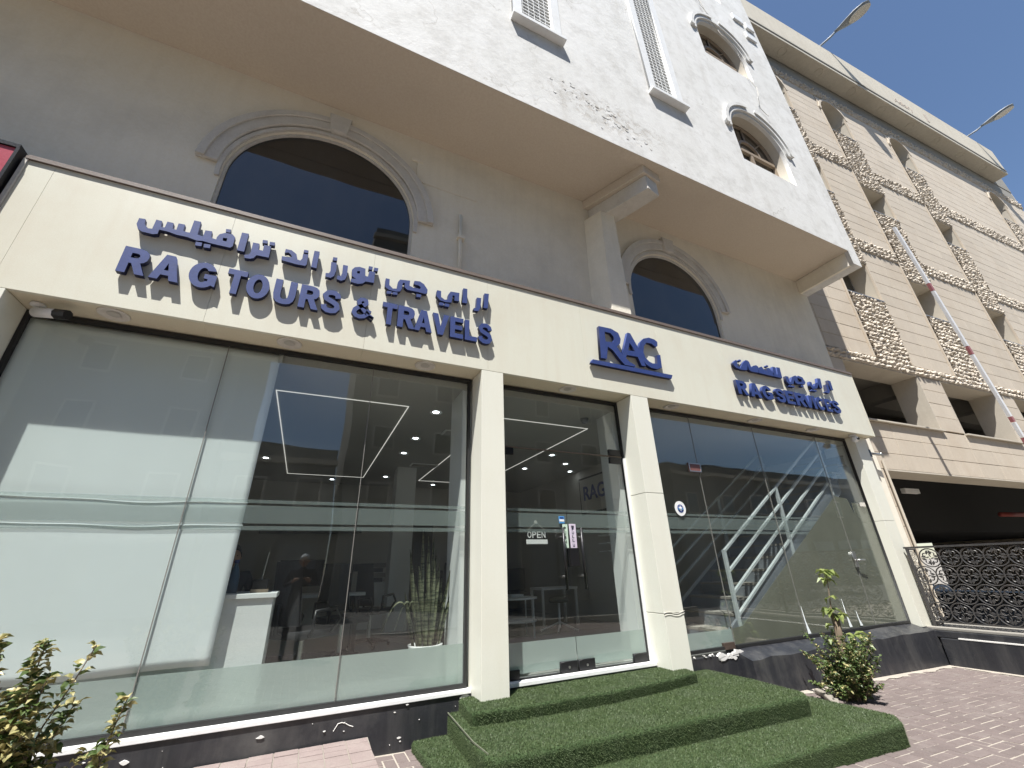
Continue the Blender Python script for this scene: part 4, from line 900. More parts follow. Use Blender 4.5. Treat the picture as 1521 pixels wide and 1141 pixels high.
# faint remains of lettering on the parapet
t = txt_mesh('Adlary', .55, .006, .0); t.transform(Matrix.Translation((10.4, -.606, 20.75)) @ Matrix.Rotation(R(90), 4, 'X'))
tag(link('faded_lettering', t, mat('faded_lettering', (.44, .37, .31), .9, .1), gb, True))
MB().box(12.95, 13.15, -.612, -.602, 20.7, 21.25).build('faded_patch', bpy.data.materials['faded_lettering'], gb, local=True)
MB().tube([(20.0, -.3, 20.6), (20.35, -.3, 20.7)], .05, 8).build('rain_spout', M['black'], gb, local=True)

# ---- roof lamps
def roof_lamp(L, label, hx, hz):
    w = GM @ Vector((L, -.35, 21.9)); r = empty('roof_lamp', w, GA, label, 'lamp', 'lamps on the garage roof edge')
    MB().lathe([(.1, 0), (.1, .04), (.04, .06), (.0, .06)], (0, 0, 0), 12).build('base', M['lampgrey'], r, local=True)
    MB().tube([(0, 0, .04), (0, -.02, .35), (hx * .3, -.5, hz * .45), (hx * .45, -.75, hz * .58)], .045, 8).build('arm', M['lampgrey'], r, local=True, smooth=True)
    a = Vector((hx * .4, -.68, hz * .55)); d = Vector((hx * .74, -1.15, hz * .38)); L_ = d.length; d.normalize()
    side = d.cross(Vector((0, 0, 1))).normalized(); up = side.cross(d)
    vs = []; fs = []; prof = [(0, .07, .06), (.12, .10, .08), (.3, .19, .11), (.55, .29, .13), (.8, .30, .12), (.95, .22, .09), (1.0, .06, .05)]
    n = 14
    for t_, w_, h_ in prof:
        for k in range(n):
            c, s_ = math.cos(6.2832 * k / n), math.sin(6.2832 * k / n)
            vs.append(a + d * (t_ * L_) + side * (w_ * c) + up * (h_ * s_ if s_ > 0 else h_ * .35 * s_))
    for i in range(len(prof) - 1):
        for k in range(n): fs.append((i * n + k, i * n + (k + 1) % n, (i + 1) * n + (k + 1) % n, (i + 1) * n + k))
    fs += [tuple(range(n))[::-1], tuple((len(prof) - 1) * n + k for k in range(n))]
    MB().add(vs, fs).build('lamp_head', M['lampgrey'], r, local=True, smooth=True)
    c = a + d * (.68 * L_) - up * .05
    ring = [c + d * (.30 * L_ * math.cos(6.2832 * k / 18)) + side * (.24 * math.sin(6.2832 * k / 18)) for k in range(18)]
    MB().add(ring + [p - up * .035 for p in ring], [tuple(range(18)), tuple(range(18, 36))[::-1]] + [(k, (k + 1) % 18, 18 + (k + 1) % 18, 18 + k) for k in range(18)]).build('lens', M['lens'], r, local=True)
roof_lamp(6.05, 'grey teardrop roof lamp on the garage parapet, the nearer one close to the white facade', 1.0, 1.3)
roof_lamp(18.0, 'grey teardrop roof lamp at the far end of the garage parapet', 1.0, 1.2)

# ---- raised barrier boom
bo = empty('barrier_boom', (12.9, 3.1, 0), 0, 'white barrier boom with faded red bands raised in front of the garage', 'barrier')
p0, p1 = Vector((11.96, 3.1, 8.88)), Vector((13.5, 3.1, .9))
def bseg(t0, t1, m, r=.05):
    a, b = p0.lerp(p1, t0), p0.lerp(p1, t1); q = MB()
    q.box(-.026, .026, -.055, .055, 0, (b - a).length); d = (b - a).normalized()
    q.xf(Matrix.Translation(a) @ d.to_track_quat('Z', 'Y').to_matrix().to_4x4()); q.build('boom_section', m, bo)
for t0, t1, r_ in ((0, .2, 0), (.2, .225, 1), (.225, .40, 0), (.40, .425, 1), (.425, .60, 0), (.60, .615, 1), (.615, .655, 0), (.655, .67, 1), (.67, .95, 0), (.95, 1, 1)): bseg(t0, t1 - .001, M['boomr'] if r_ else M['boomw'])
MB().box(13.3, 13.75, 2.9, 3.3, -.25, 1.05).build('cabinet', M['boomr'], bo, bevel=.02)

# ---- low ramp wall and wrought-iron fence running towards the street
lw = empty('ramp_wall', (9.55, 3.0, -.1), 0, 'low black ramp wall with a grey coping below the iron fence', 'wall')
MB().box(9.40, 9.75, .6, 4.18, -.3, .30).build('wall_face', M['plinth'], lw, bevel=.012)
MB().box(9.43, 9.80, .6, 4.44, .302, .40).build('upper_course', M['plinth'], lw, bevel=.012)
MB().box(9.47, 10.3, .6, 4.46, .402, .442).build('coping', M['concd'], lw, bevel=.008)
MB().box(9.395, 9.427, 1.0, 3.95, .302, .318).build('white_line', M['chip'], lw)
fe = empty('iron_fence', (9.6, 3.2, .44), 0, 'black wrought-iron scroll fence on the low ramp wall', 'fence')
FX = 9.6
MB().box(FX - .02, FX + .02, .8, 4.3, 1.625, 1.655).build('top_rail', M['iron'], fe)
MB().box(FX - .015, FX + .015, .8, 4.27, .50, .52).build('bottom_rail', M['iron'], fe)
for y in (4.26, 2.2): MB().box(FX - .018, FX + .018, y - .018, y + .018, .44, 1.624).build('post', M['iron'], fe)
def scroll_unit(c, rad, ax):
    """ring of bar with four leafed scrolls inside; ax: in-plane horizontal axis"""
    m = MB(); c = Vector(c); ax = Vector(ax); up = Vector((0, 0, 1)); nrm = ax.cross(up)
    P = lambda u, v, d=0: c + ax * u + up * v + nrm * d
    m.tube([P(rad * math.cos(a), rad * math.sin(a)) for a in [i * 6.2832 / 18 for i in range(18)]], .010, 5, closed=True)
    for q in range(4):
        a0 = q * math.pi / 2 + math.pi / 4
        pts = []
        for i in range(9):
            t = i / 8; r_ = .055 * (1 - t * .75); an = a0 + math.pi + t * 4.6
            cc_ = (.52 * rad * math.cos(a0), .52 * rad * math.sin(a0)); pts.append(P(cc_[0] + r_ * math.cos(an), cc_[1] + r_ * math.sin(an)))
        m.tube(pts, .009, 4)
        for s_ in (-1, 1):
            b_ = a0 + s_ * .55; p = (.62 * rad * math.cos(b_), .62 * rad * math.sin(b_)); d = (math.cos(b_ + s_ * .5) * .038, math.sin(b_ + s_ * .5) * .038)
            e = (-d[1] * .5, d[0] * .5)
            L1_ = [P(p[0] - d[0], p[1] - d[1]), P(p[0] + e[0], p[1] + e[1]), P(p[0] + d[0], p[1] + d[1]), P(p[0] - e[0], p[1] - e[1])]
            m.add([v + nrm * .007 for v in L1_] + [v - nrm * .007 for v in L1_], [(0, 1, 2, 3), (7, 6, 5, 4)] + [(k, (k + 1) % 4, 4 + (k + 1) % 4, 4 + k) for k in range(4)])
    return m
rad = .14; unit = None
for r in range(4):
    for k in range(13):
        y = 4.12 - k * .27 - (.135 if r % 2 else 0); z = .655 + r * .272
        if y < .9 or (r % 2 == 0 and False): continue
        if unit is None:
            unit = scroll_unit((0, 0, 0), rad, (0, 1, 0)).mesh('scroll'); unit.materials.append(M['iron'])
        o = bpy.data.objects.new('scroll', unit); COL.objects.link(o); o.parent = fe; o.location = ORG[fe.name].inverted() @ Vector((FX, y, z))
rp = empty('iron_return_panel', (9.75, 4.28, .44), 0, 'narrow iron scroll panel coloured pale as if sunlit between the fence and the shop pillar', 'fence')
MB().box(9.62, 9.90, 4.265, 4.295, 1.60, 1.625).build('rail', M['iron'], rp); MB().box(9.62, 9.90, 4.265, 4.295, .47, .49).build('rail', M['iron'], rp)
for x in (9.64, 9.88): MB().box(x - .012, x + .012, 4.268, 4.292, .44, 1.6).build('bar', M['iron'], rp)
ul = scroll_unit((0, 0, 0), .10, (1, 0, 0)).mesh('scroll'); ul.materials.append(M['ironlit'])
for k in range(5):
    o = bpy.data.objects.new('scroll', ul); COL.objects.link(o); o.parent = rp; o.location = ORG[rp.name].inverted() @ Vector((9.76, 4.28, .62 + k * .215))

# ================================================================ turf-covered steps
def rounded_step(pts, z0, z1, name, root, r=.03):
    m = MB().prism(pts, z0, z1); me = m.mesh(name); bm = bmesh.new(); bm.from_mesh(me)
    ed = [e for e in bm.edges if all(abs(v.co.z - z1) < 1e-5 for v in e.verts) or (abs(e.verts[0].co.x - e.verts[1].co.x) < 1e-5 and abs(e.verts[0].co.y - e.verts[1].co.y) < 1e-5)]
    bmesh.ops.bevel(bm, geom=ed, offset=r, segments=3, affect='EDGES', profile=.5)
    bm.to_mesh(me); bm.free(); me.materials.append(M['turf']); me.polygons.foreach_set('use_smooth', [False] * len(me.polygons))
    return link(name, me, None, root)
def blades_on(o, root, dens, name='turf_pile'):
    me = o.data; me.calc_loop_triangles(); Mw = ORG[o.name]
    tri = np.array([[me.vertices[i].co[:] for i in t.vertices] for t in me.loop_triangles]); nr = np.array([t.normal[:] for t in me.loop_triangles])
    keep = nr[:, 2] > -.3; tri = tri[keep]; nr = nr[keep]
    wc = tri.mean(1) + np.array(Mw.translation); back = (wc[:, 1] > 4.38); tri = tri[~back]; nr = nr[~back]
    ar = np.linalg.norm(np.cross(tri[:, 1] - tri[:, 0], tri[:, 2] - tri[:, 0]), axis=1) / 2
    cnt = NP.poisson(ar * dens * np.where(nr[:, 2] < .5, 1.25, 1)); idx = np.repeat(np.arange(len(tri)), cnt); n = len(idx)
    u, v = NP.random(n), NP.random(n); fl_ = (u + v) > 1; u[fl_], v[fl_] = 1 - u[fl_], 1 - v[fl_]
    t = tri[idx]; p = t[:, 0] + (t[:, 1] - t[:, 0]) * u[:, None] + (t[:, 2] - t[:, 0]) * v[:, None]; nn = nr[idx]
    ph = NP.random(n) * 6.283; w = .0021 + .001 * NP.random(n); h = .007 + .007 * NP.random(n)
    sd = np.stack([np.cos(ph), np.sin(ph), np.zeros(n)], 1); sd -= nn * (sd * nn).sum(1)[:, None]
    lean = NP.normal(0, .45, (n, 3)) + np.array([.15, -.25, 0]); tip = nn + lean; tip /= np.linalg.norm(tip, axis=1)[:, None]
    V = np.stack([p - sd * w[:, None], p + sd * w[:, None], p + tip * h[:, None]], 1).reshape(-1, 3).astype('f')
    m = bpy.data.meshes.new(name); m.vertices.add(3 * n); m.vertices.foreach_set('co', V.ravel())
    m.loops.add(3 * n); m.loops.foreach_set('vertex_index', np.arange(3 * n, dtype='i')); m.polygons.add(n)
    m.polygons.foreach_set('loop_start', np.arange(0, 3 * n, 3, dtype='i')); m.update(calc_edges=True)
    ob = link(name, m, M['blade'], o, True); tag(ob, kind='stuff'); return ob
st = empty('turf_steps', (3.1, 3.5, .08), 0, 'three low entrance steps wrapped in green artificial turf', 'steps')
sA = rounded_step([(1.05, 4.40), (1.10, 3.45), (1.45, 2.72), (4.88, 2.66), (5.06, 2.80), (5.0, 3.55), (4.78, 4.40)], -.08, .195, 'step', st, .025)
sB = rounded_step([(1.36, 4.41), (1.30, 3.36), (1.36, 3.26), (4.42, 3.14), (4.52, 3.24), (4.56, 3.8), (4.52, 4.41)], .19, .345, 'step', st, .028)
sC = rounded_step([(1.46, 4.40), (1.42, 3.93), (1.9, 3.88), (2.7, 3.86), (3.5, 3.92), (3.97, 4.0), (4.0, 4.40)], .34, .440, 'step', st, .022)
for s_, dn in ((sA, 30000), (sB, 30000), (sC, 30000)): blades_on(s_, st, dn)
MB().prism([(1.354, 4.38), (1.317, 3.62), (1.331, 3.36), (1.336, 3.36), (1.322, 3.62), (1.359, 4.38)], .343, .3535).build('turf_seam', M['seam'], sB)
# brick ramp block at the left
rb = empty('brick_ramp_block', (.0, 4.1, .12), 0, 'raised block of pale concrete pavers against the black plinth', 'kerb ramp')
MB().prism([(-.85, 4.41), (-.85, 3.3), (.66, 3.3), (.69, 4.41)], .0, .2695, [(-.62, 4.41), (-.85, 3.3), (.66, 3.3), (.69, 4.41)]).build('block_base', M['ground'], rb)
bm_ = None
for i in range(8):
    for j in range(11):
        x = -.66 + i * .168; y = 4.405 - .1 * (j + 1)
        if x < -.7 + 0 and j > 0: continue
        MB().box(x + .003, x + .165, y + .003, y + .097, .25, .275 + random.uniform(-.003, .003)).build('paver', M['palepaver'], rb, bevel=.004)

# drifted sand where the paving meets the plinth and the ramp wall
sd_ = MB()
def drift(p):
    n = len(p)
    for i in range(n - 1):
        (x0, y0, w0), (x1, y1, w1) = p[i], p[i + 1]
        dx, dy = x1 - x0, y1 - y0; m = math.hypot(dx, dy); nx_, ny_ = -dy / m, dx / m
        sd_.add([(x0, y0, gz(x0) + .016), (x1, y1, gz(x1) + .016), (x1 - nx_ * w1, y1 - ny_ * w1, gz(x1) + .0055), (x0 - nx_ * w0, y0 - ny_ * w0, gz(x0) + .0055)], [(0, 3, 2, 1)])
drift([(5.2 + .1 * i, 4.19, random.uniform(.03, .12)) for i in range(43)])
drift([(9.405, 4.19 - .1 * i, random.uniform(.03, .10)) for i in range(30)])
tag(sd_.build('sand_drift', M['sand'], None), 'thin line of pale sand along the foot of the black plinth', 'sand', kind='stuff')
# ================================================================ plants
def leaf(m, base, d, up, L, W_, bend=.3):
    d = d.normalized(); s_ = d.cross(up)
    if s_.length < 1e-3: s_ = Vector((1, 0, 0))
    s_.normalize(); n = s_.cross(d).normalized()
    q = base + d * (L * .3) + n * (L * .06); r = base + d * (L * .7) + n * (L * .02); tip = base + d * L - n * (L * bend)
    m.add([base, q + s_ * W_ + n * (W_ * .3), r + s_ * W_ * .8 + n * (W_ * .2), tip, r - s_ * W_ * .8 + n * (W_ * .2), q - s_ * W_ + n * (W_ * .3), (q + r) / 2 - n * (W_ * .05)],
          [(0, 6, 1), (1, 6, 2), (2, 6, 3), (3, 6, 4), (4, 6, 5), (5, 6, 0)])
def rv(s=1): return Vector((random.gauss(0, s), random.gauss(0, s), random.gauss(0, s)))
def shrub(root, stems, leaf_n, L, mats, stem_r=.006):
    lm = [MB() for _ in mats]; sm = MB()
    for (b, t, n) in stems:
        b, t = Vector(b), Vector(t); pts = [b.lerp(t, i / 7) + rv(.008) * (i > 0) + Vector((0, 0, 0)) for i in range(8)]
        sm.tube(pts, [stem_r * (1.3 - i * .13) for i in range(8)], 5)
        for k in range(n):
            u = .18 + .82 * (k + random.random()) / n; i = min(6, int(u * 7)); p = pts[i].lerp(pts[i + 1], u * 7 - i)
            a = random.uniform(0, 6.283); out = Vector((math.cos(a), math.sin(a), random.uniform(-.1, .9)))
            tw = random.uniform(.0, .07) * (1.15 - u)
            if tw > .03: sm.tube([p, p + out * tw], .0018, 3)
            q = p + out * tw; k_ = random.choices(range(len(mats)), [m[1] for m in mats])[0]
            leaf(lm[k_], q, out + rv(.35), Vector((0, 0, 1)) + rv(.3), L * random.uniform(.6, 1.25), L * .38 * random.uniform(.7, 1.2))
    sm.build('stems', M['bark'], root)
    for l_, m_ in zip(lm, mats): tag(l_.build('leaves', M[m_[0]], root), kind='stuff')
sl = empty('variegated_shrub', (-1.0, 2.95, .17), 0, 'sunlit yellow-green variegated shrub in the lower left corner', 'shrub')
stems = []
for x, z, n in ((-1.36, 1.16, 60), (-1.22, 1.28, 70), (-1.12, 1.05, 60), (-1.00, 1.27, 60), (-1.03, 1.06, 55), (-.93, 1.12, 42), (-.86, 1.21, 20), (-.89, .98, 45), (-1.28, .95, 60), (-1.12, .88, 60), (-1.0, .85, 60), (-1.45, 1.05, 50), (-1.5, .95, 60), (-1.4, .85, 60), (-1.32, 1.02, 70), (-1.15, 1.0, 80), (-1.05, .95, 80), (-.98, .7, 70), (-1.08, .66, 70), (-1.24, .68, 70), (-.78, .78, 26), (-1.18, .76, 60), (-.92, .78, 40)):
    stems.append(((-1.12 + random.uniform(-.1, .1), 3.0 + random.uniform(-.08, .08), .17), (x, 3.0 + random.uniform(-.16, .12), z), int(n * 4.6)))
stems.append(((-.80, 3.02, .17), (-.665, 2.98, .98), 130)); stems.append(((-.78, 3.0, .17), (-.71, 3.02, .80), 90)); stems.append(((-.8, 3.0, .17), (-.74, 2.95, .62), 90))
shrub(sl, stems, 0, .045, [('leafy', 3), ('leafg', 2)], .006)
sr = empty('green_shrub', (6.05, 3.72, 0), 0, 'small bushy green shrub on the paving right of the steps', 'shrub')
stems = []
for k in range(60):
    a = random.uniform(0, 6.283); r = random.uniform(.05, .42); z = random.uniform(.14, .68)
    stems.append(((5.98 + random.uniform(-.07, .07), 3.66 + random.uniform(-.07, .07), .0), (6.0 + r * math.cos(a), 3.68 + r * math.sin(a), z), 95))
shrub(sr, stems, 0, .040, [('leafg', 4), ('leafy', 1)], .005)
tb = empty('young_tree', (6.1, 3.78, 0), 0, 'young pale-stemmed plant with broad leaves rising out of the green shrub', 'plant')
tr = MB().tube([(6.10, 3.78, -.02), (6.14, 3.77, .3), (6.17, 3.76, .62), (6.20, 3.76, .84)], [.05, .045, .04, .042], 9).build('cut_stump', M['bark'], tb, smooth=True)
MB().tube([(6.02, 3.74, .2), (6.08, 3.74, .6), (6.14, 3.74, .95), (6.20, 3.73, 1.2), (6.24, 3.73, 1.34)], [.012, .010, .008, .006, .004], 6).build('stem', M['bark'], tb, smooth=True)
lm = MB()
for (x, z, n, L) in ((6.24, 1.34, 10, .15), (6.20, 1.25, 5, .12), (6.16, 1.05, 3, .10), (6.12, .90, 8, .13), (6.22, .86, 7, .12), (6.42, .62, 6, .15), (6.05, .75, 3, .10), (6.50, .50, 3, .14), (6.35, .16, 3, .15), (6.0, .6, 3, .11)):
    for k in range(n):
        a = random.uniform(0, 6.283); leaf(lm, Vector((x, 3.73, z)), Vector((math.cos(a), math.sin(a), random.uniform(-.5, .35))), Vector((0, 0, 1)) + rv(.2), L * random.uniform(.8, 1.15), L * .30, .45)
lm.build('broad_leaves', M['leafb'], tb)
for k in range(3):
    tag(MB().box(0, .3, 0, .07, 0, .05).xf(Matrix.Translation((5.45 + k * .16, 3.52 + k * .13, gz(5.5))) @ Matrix.Rotation(.6 + k * .2, 4, 'Z')).build('loose_stone', M['ground'], None, bevel=.015),
        ['flat loose stone left of the green shrub, nearest the turf', 'flat loose stone in the middle beside the green shrub', 'flat loose stone closest to the shrub stem'][k], 'stone', 'loose stones by the shrub')
# ================================================================ the interior seen through the glass
FZ = .487
rm = empty('shop_interior', (3.5, 8, .3), 0, 'shop interior of pale walls, board ceiling and glossy floor behind the glass', 'interior')
MB().box(-2.95, 9.9, 4.605, 11.9, .30, FZ).build('floor', M['floor'], rm)
for i in range(16): MB().box(-2.95, 9.9, 4.7 + i * .6 - .002, 4.7 + i * .6 + .002, FZ, FZ + .0015).build('tile_joint', M['concd'], rm)
MB().box(-2.95, 9.9, 4.57, 11.9, 3.55, 3.64).build('ceiling', M['ceil'], rm)
MB().box(-2.95, 9.9, 11.5, 11.7, FZ, 3.55).build('back_wall', M['intwall'], rm)
MB().box(-3.1, -2.95, 4.6, 11.7, FZ, 3.55).build('side_wall', M['intwall'], rm)
MB().box(9.76, 9.9, 4.62, 11.7, FZ, 3.55).build('side_wall', M['intwall'], rm)
MB().box(5.6, 5.75, 6.9, 11.5, FZ, 3.55).build('partition_wall', M['intwall'], rm)
MB().box(5.75, 9.76, 6.9, 7.0, FZ, 3.55).build('partition_wall', M['intwall'], rm)
for x0, x1, y1 in ((1.50, 1.86, 5.05), (3.76, 4.09, 4.95), (9.42, 9.74, 4.95)): MB().box(x0, x1, 4.60, y1, FZ, 3.55).build('white_column', M['intwhite'], rm)
MB().box(1.55, 1.95, 9.05, 9.45, FZ, 3.55).build('column', M['intwhite'], rm)
MB().box(-2.95, 5.6, 11.38, 11.498, 3.05, 3.549).build('bulkhead', M['intwall'], rm)
MB().box(-1.0, 1.2, 11.42, 11.499, 2.38, 2.46).build('dark_shelf_line', M['black'], rm)
MB().box(2.2, 3.0, 11.44, 11.499, FZ, 2.6).build('doorway', M['black'], rm)
def led(x0, x1, y0, y1):
    f = MB(); t = .011
    for b in ((x0, x1, y0, y0 + t), (x0, x1, y1 - t, y1), (x0, x0 + t, y0 + t, y1 - t), (x1 - t, x1, y0 + t, y1 - t)): f.box(*b, 3.541, 3.549)
    f.build('led_strip', M['led'], rm)
led(-.60, 1.0, 5.38, 10.4); led(2.30, 3.9, 5.38, 10.4)
for x, y in ((1.40, 5.48), (1.42, 6.84), (1.43, 7.87), (1.47, 10.16), (-.93, 9.04), (.34, 10.83), (2.78, 10.84), (4.21, 7.1), (4.88, 7.69), (5.4, 8.34), (4.23, 8.38)):
    d = MB().lathe([(.045, 0), (.07, -.004), (.085, -.010), (.09, 0)], (x, y, 3.549), 20).build('downlight', M['intwhite'], rm)
    MB().lathe([(0, -.003), (.044, -.003), (.044, 0), (0, 0)], (x, y, 3.549), 16).build('glow', M['lamp'], d)
for y in (6.2, 8.6):
    v = MB().box(1.75, 2.3, y, y + .28, 3.535, 3.549).build('air_grille', M['intwhite'], rm)
    for i in range(6): MB().box(1.78, 2.27, y + .03 + i * .04, y + .045 + i * .04, 3.53, 3.5345).build('slat', M['concd'], v)
MB().lathe([(0, -.08), (.04, -.07), (.06, -.03), (.065, 0)], (3.57, 4.99, 3.549), 16).build('dome_camera', M['lampgrey'], rm, smooth=True)
pb = empty('framed_board', (5.58, 7.6, 2.6), 0, 'dark framed RAG board on the side wall seen through the door', 'picture')
MB().box(5.56, 5.598, 7.05, 8.25, 2.55, 3.35).build('frame', M['black'], pb); MB().box(5.552, 5.559, 7.09, 8.21, 2.59, 3.31).build('print', M['intwall'], pb)
t = txt_mesh('RAG', .42, .006, .01); t.transform(Matrix.Translation((5.546, 8.1, 2.85)) @ Matrix.Rotation(R(-90), 4, 'Z') @ Matrix.Rotation(R(90), 4, 'X')); link('letters', t, M['navy'], pb)
# desk at the left with bottle and phone
dk = empty('reception_desk', (-.9, 5.3, FZ), 0, 'white reception desk with a marble front left of the office chairs', 'desk')
MB().box(-1.75, -.19, 4.62, 4.66, FZ, 1.32).build('front_panel', M['intwhite'], dk); MB().box(-1.78, -.165, 4.60, 5.30, 1.322, 1.362).build('desk_top', M['intwhite'], dk, bevel=.004)
MB().box(-.23, -.19, 4.665, 5.28, FZ, 1.32).build('side_panel', M['intwhite'], dk)
bt = empty('water_bottle', (-.56, 4.95, 1.362), 0, 'blue plastic water bottle standing on the reception desk', 'bottle')
MB().lathe([(.0, 0), (.045, 0), (.047, .02), (.045, .14), (.03, .2), (.016, .23), (.016, .25)], (-.56, 4.95, 1.363), 16).build('body', M['bottle'], bt, smooth=True)
MB().lathe([(0, 0), (.02, 0), (.02, .03), (0, .03)], (-.56, 4.95, 1.614), 12).build('cap', M['navy'], bt)
ph = empty('desk_lamp_stand', (-.32, 4.8, 1.362), 0, 'black pen box with a thin silver pen standing on the desk corner', 'pen holder')
MB().box(-.39, -.25, 4.74, 4.86, 1.363, 1.39).build('wood_base', M['brownframe'], ph); MB().box(-.38, -.26, 4.75, 4.85, 1.391, 1.47).build('box', M['black'], ph)
MB().tube([(-.32, 4.80, 1.47), (-.30, 4.80, 1.70)], .007, 6).build('pen', M['steel'], ph)
def office_chair(x, y, rz, label):
    r = empty('office_chair', (x, y, FZ), rz, label, 'chair', 'office chairs in the shop')
    MB().box(-.25, .25, -.25, .24, .44, .52).build('seat', M['office'], r, local=True, bevel=.03)
    m = MB(); n = 8; vs = []
    for j in range(n + 1):
        for i in range(7):
            u = i / 6 - .5; z = .56 + .58 * j / n; vs.append((u * (.46 - .08 * (j / n)), .24 + .06 * (j / n) - .10 * (u * 2) ** 2 * .4, z))
    k = len(vs); vs += [(a, b + .025, c) for a, b, c in vs]
    fs = [(j * 7 + i, j * 7 + i + 1, (j + 1) * 7 + i + 1, (j + 1) * 7 + i) for j in range(n) for i in range(6)]
    m.add(vs, fs + [tuple(q + k for q in f[::-1]) for f in fs]); m.build('backrest', M['office'], r, local=True)
    MB().tube([(0, .2, .46), (0, .30, .5), (0, .31, .75)], .025, 8).build('back_support', M['black'], r, local=True, smooth=True)
    for s in (-1, 1): MB().tube([(s * .25, .12, .47), (s * .31, .13, .52), (s * .31, .12, .68), (s * .31, -.12, .70), (s * .30, -.2, .60), (s * .26, -.12, .47)], .018, 8).build('armrest', M['black'], r, local=True, smooth=True)
    MB().lathe([(.03, .08), (.03, .44)], (0, 0, 0), 10).build('gas_column', M['steel'], r, local=True)
    for i in range(5):
        a = i * 6.2832 / 5; c, s = math.cos(a), math.sin(a)
        l_ = MB().tube([(0, 0, .10), (c * .30, s * .30, .07)], [.03, .018], 6).build('base_leg', M['black'], r, local=True)
        MB().lathe([(0, -.02), (.028, -.02), (.028, .02), (0, .02)], (0, 0, 0), 10).xf(Matrix.Translation((c * .30, s * .30, .03)) @ Matrix.Rotation(a, 4, 'Z') @ Matrix.Rotation(R(90), 4, 'Y')).build('castor', M['black'], l_, local=True)
    return r
office_chair(.10, 5.30, 2.2, 'black office armchair nearest the left window, beside the desk')
office_chair(.55, 6.4, .5, 'black mesh office chair behind the nearest one, left of the window centre')
office_chair(1.05, 7.5, 2.3, 'black office chair in front of the low white cabinet')
office_chair(2.1, 7.9, -1.6, 'black office chair seen side-on behind the snake plant')
wd = empty('work_desk', (.2, 7.6, FZ), 0, 'long desk with monitor and files in the middle of the office', 'desk')
MB().box(-1.6, .9, 7.1, 7.8, 1.20, 1.24).build('desk_top', M['intwhite'], wd); MB().box(-1.55, .85, 7.5, 7.54, FZ, 1.2).build('modesty_panel', M['intwall'], wd)
for x in (-1.5, .8): MB().box(x - .03, x + .03, 7.15, 7.75, FZ, 1.2).build('leg', M['black'], wd)
mo = empty('monitor', (.0, 7.45, 1.24), 0, 'black computer monitor on the work desk', 'monitor')
MB().box(-.3, .3, 7.44, 7.47, 1.34, 1.70).build('screen', M['black'], mo); MB().box(-.03, .03, 7.45, 7.48, 1.24, 1.34).build('stand', M['black'], mo)
for k in range(5): tag(MB().box(.35 + k * .09, .42 + k * .09, 7.3, 7.6, 1.242, 1.50 + .02 * (k % 3)).build('file_binder', M[('black', 'intwhite', 'navy', 'black', 'concd')[k]]), ['black file binder nearest the monitor on the work desk', 'white file binder upright on the work desk', 'navy blue file binder upright on the work desk', 'black file binder right of the navy one on the work desk', 'grey file binder at the end of the row on the work desk'][k], 'binder', 'binders on the work desk')
cb = empty('low_cabinet', (1.4, 9.6, FZ), 0, 'white low cabinet with two round knobs before the inner column', 'cabinet')
MB().box(1.08, 1.72, 9.46, 9.9, FZ + .03, 1.32).build('body', M['intwhite'], cb)
for z in (.98, .86): MB().lathe([(0, 0), (.02, 0), (.024, .02), (0, .03)], (0, 0, 0), 10).xf(Matrix.Translation((1.14, 9.459, z)) @ Matrix.Rotation(R(90), 4, 'X')).build('knob', M['black'], cb)
for k in range(4): tag(MB().box(1.10, 1.5 + .05 * (k % 2), 9.5, 9.85, 1.322 + k * .09, 1.40 + k * .09).build('box_file', M['concd' if k % 2 else 'office']), ['lowest', 'second', 'third', 'topmost'][k] + ' box file stacked on the low white cabinet', 'box file', 'box files on the low cabinet')
sf = empty('sofa', (3.9, 10.9, FZ), 0, 'long grey-green upholstered sofa along the back wall', 'sofa')
MB().box(2.9, 5.5, 10.6, 11.3, FZ + .08, .95).build('seat_base', M['sofa'], sf, bevel=.04)
for k in range(4): MB().box(2.95 + k * .63, 3.55 + k * .63, 10.98, 11.34, .955, 1.50).build('back_cushion', M['sofa'], sf, bevel=.06)
tb2 = empty('round_table', (3.35, 7.05, FZ), 0, 'white round two-tier coffee table inside the door', 'table')
MB().lathe([(0, 0), (.36, 0), (.36, .025), (0, .025)], (3.32, 7.1, 1.03), 28).build('table_top', M['white'], tb2)
MB().lathe([(0, 0), (.34, 0), (.34, .02), (0, .02)], (3.32, 7.1, .70), 28).build('lower_shelf', M['white'], tb2)
for i in range(4): a = i * 1.5708 + .6; MB().tube([(3.32 + .33 * math.cos(a), 7.1 + .33 * math.sin(a), FZ), (3.32 + .33 * math.cos(a), 7.1 + .33 * math.sin(a), 1.03)], .012, 6).build('leg', M['white'], tb2)
for k in range(3): tag(MB().box(3.2, 3.42, 7.0, 7.2, 1.058 + k * .014, 1.07 + k * .014).build('brochure', M['intwhite']), ['bottom', 'middle', 'top'][k] + ' brochure of the thin pile on the round table', 'brochure', 'brochures on the round table')
so_ = empty('swivel_stool', (4.2, 7.2, FZ), 0, 'brown swivel stool on a white star base behind the door', 'stool')
MB().lathe([(0, 0), (.16, 0), (.18, .03), (.16, .07), (0, .08)], (4.2, 7.2, .93), 20).build('seat', M['sofa'], so_, smooth=True)
MB().lathe([(.02, .05), (.02, .45)], (4.2, 7.2, FZ), 10).build('column', M['white'], so_)
for i in range(5): a = i * 1.2566 + .3; MB().tube([(4.2, 7.2, FZ + .14), (4.2 + .34 * math.cos(a), 7.2 + .34 * math.sin(a), FZ + .02)], .014, 6).build('base_leg', M['white'], so_)
sd = empty('side_table', (4.7, 8.0, FZ), 0, 'tall white side table behind the swivel stool', 'table')
MB().box(4.2, 5.0, 7.8, 8.3, 1.10, 1.14).build('table_top', M['white'], sd)
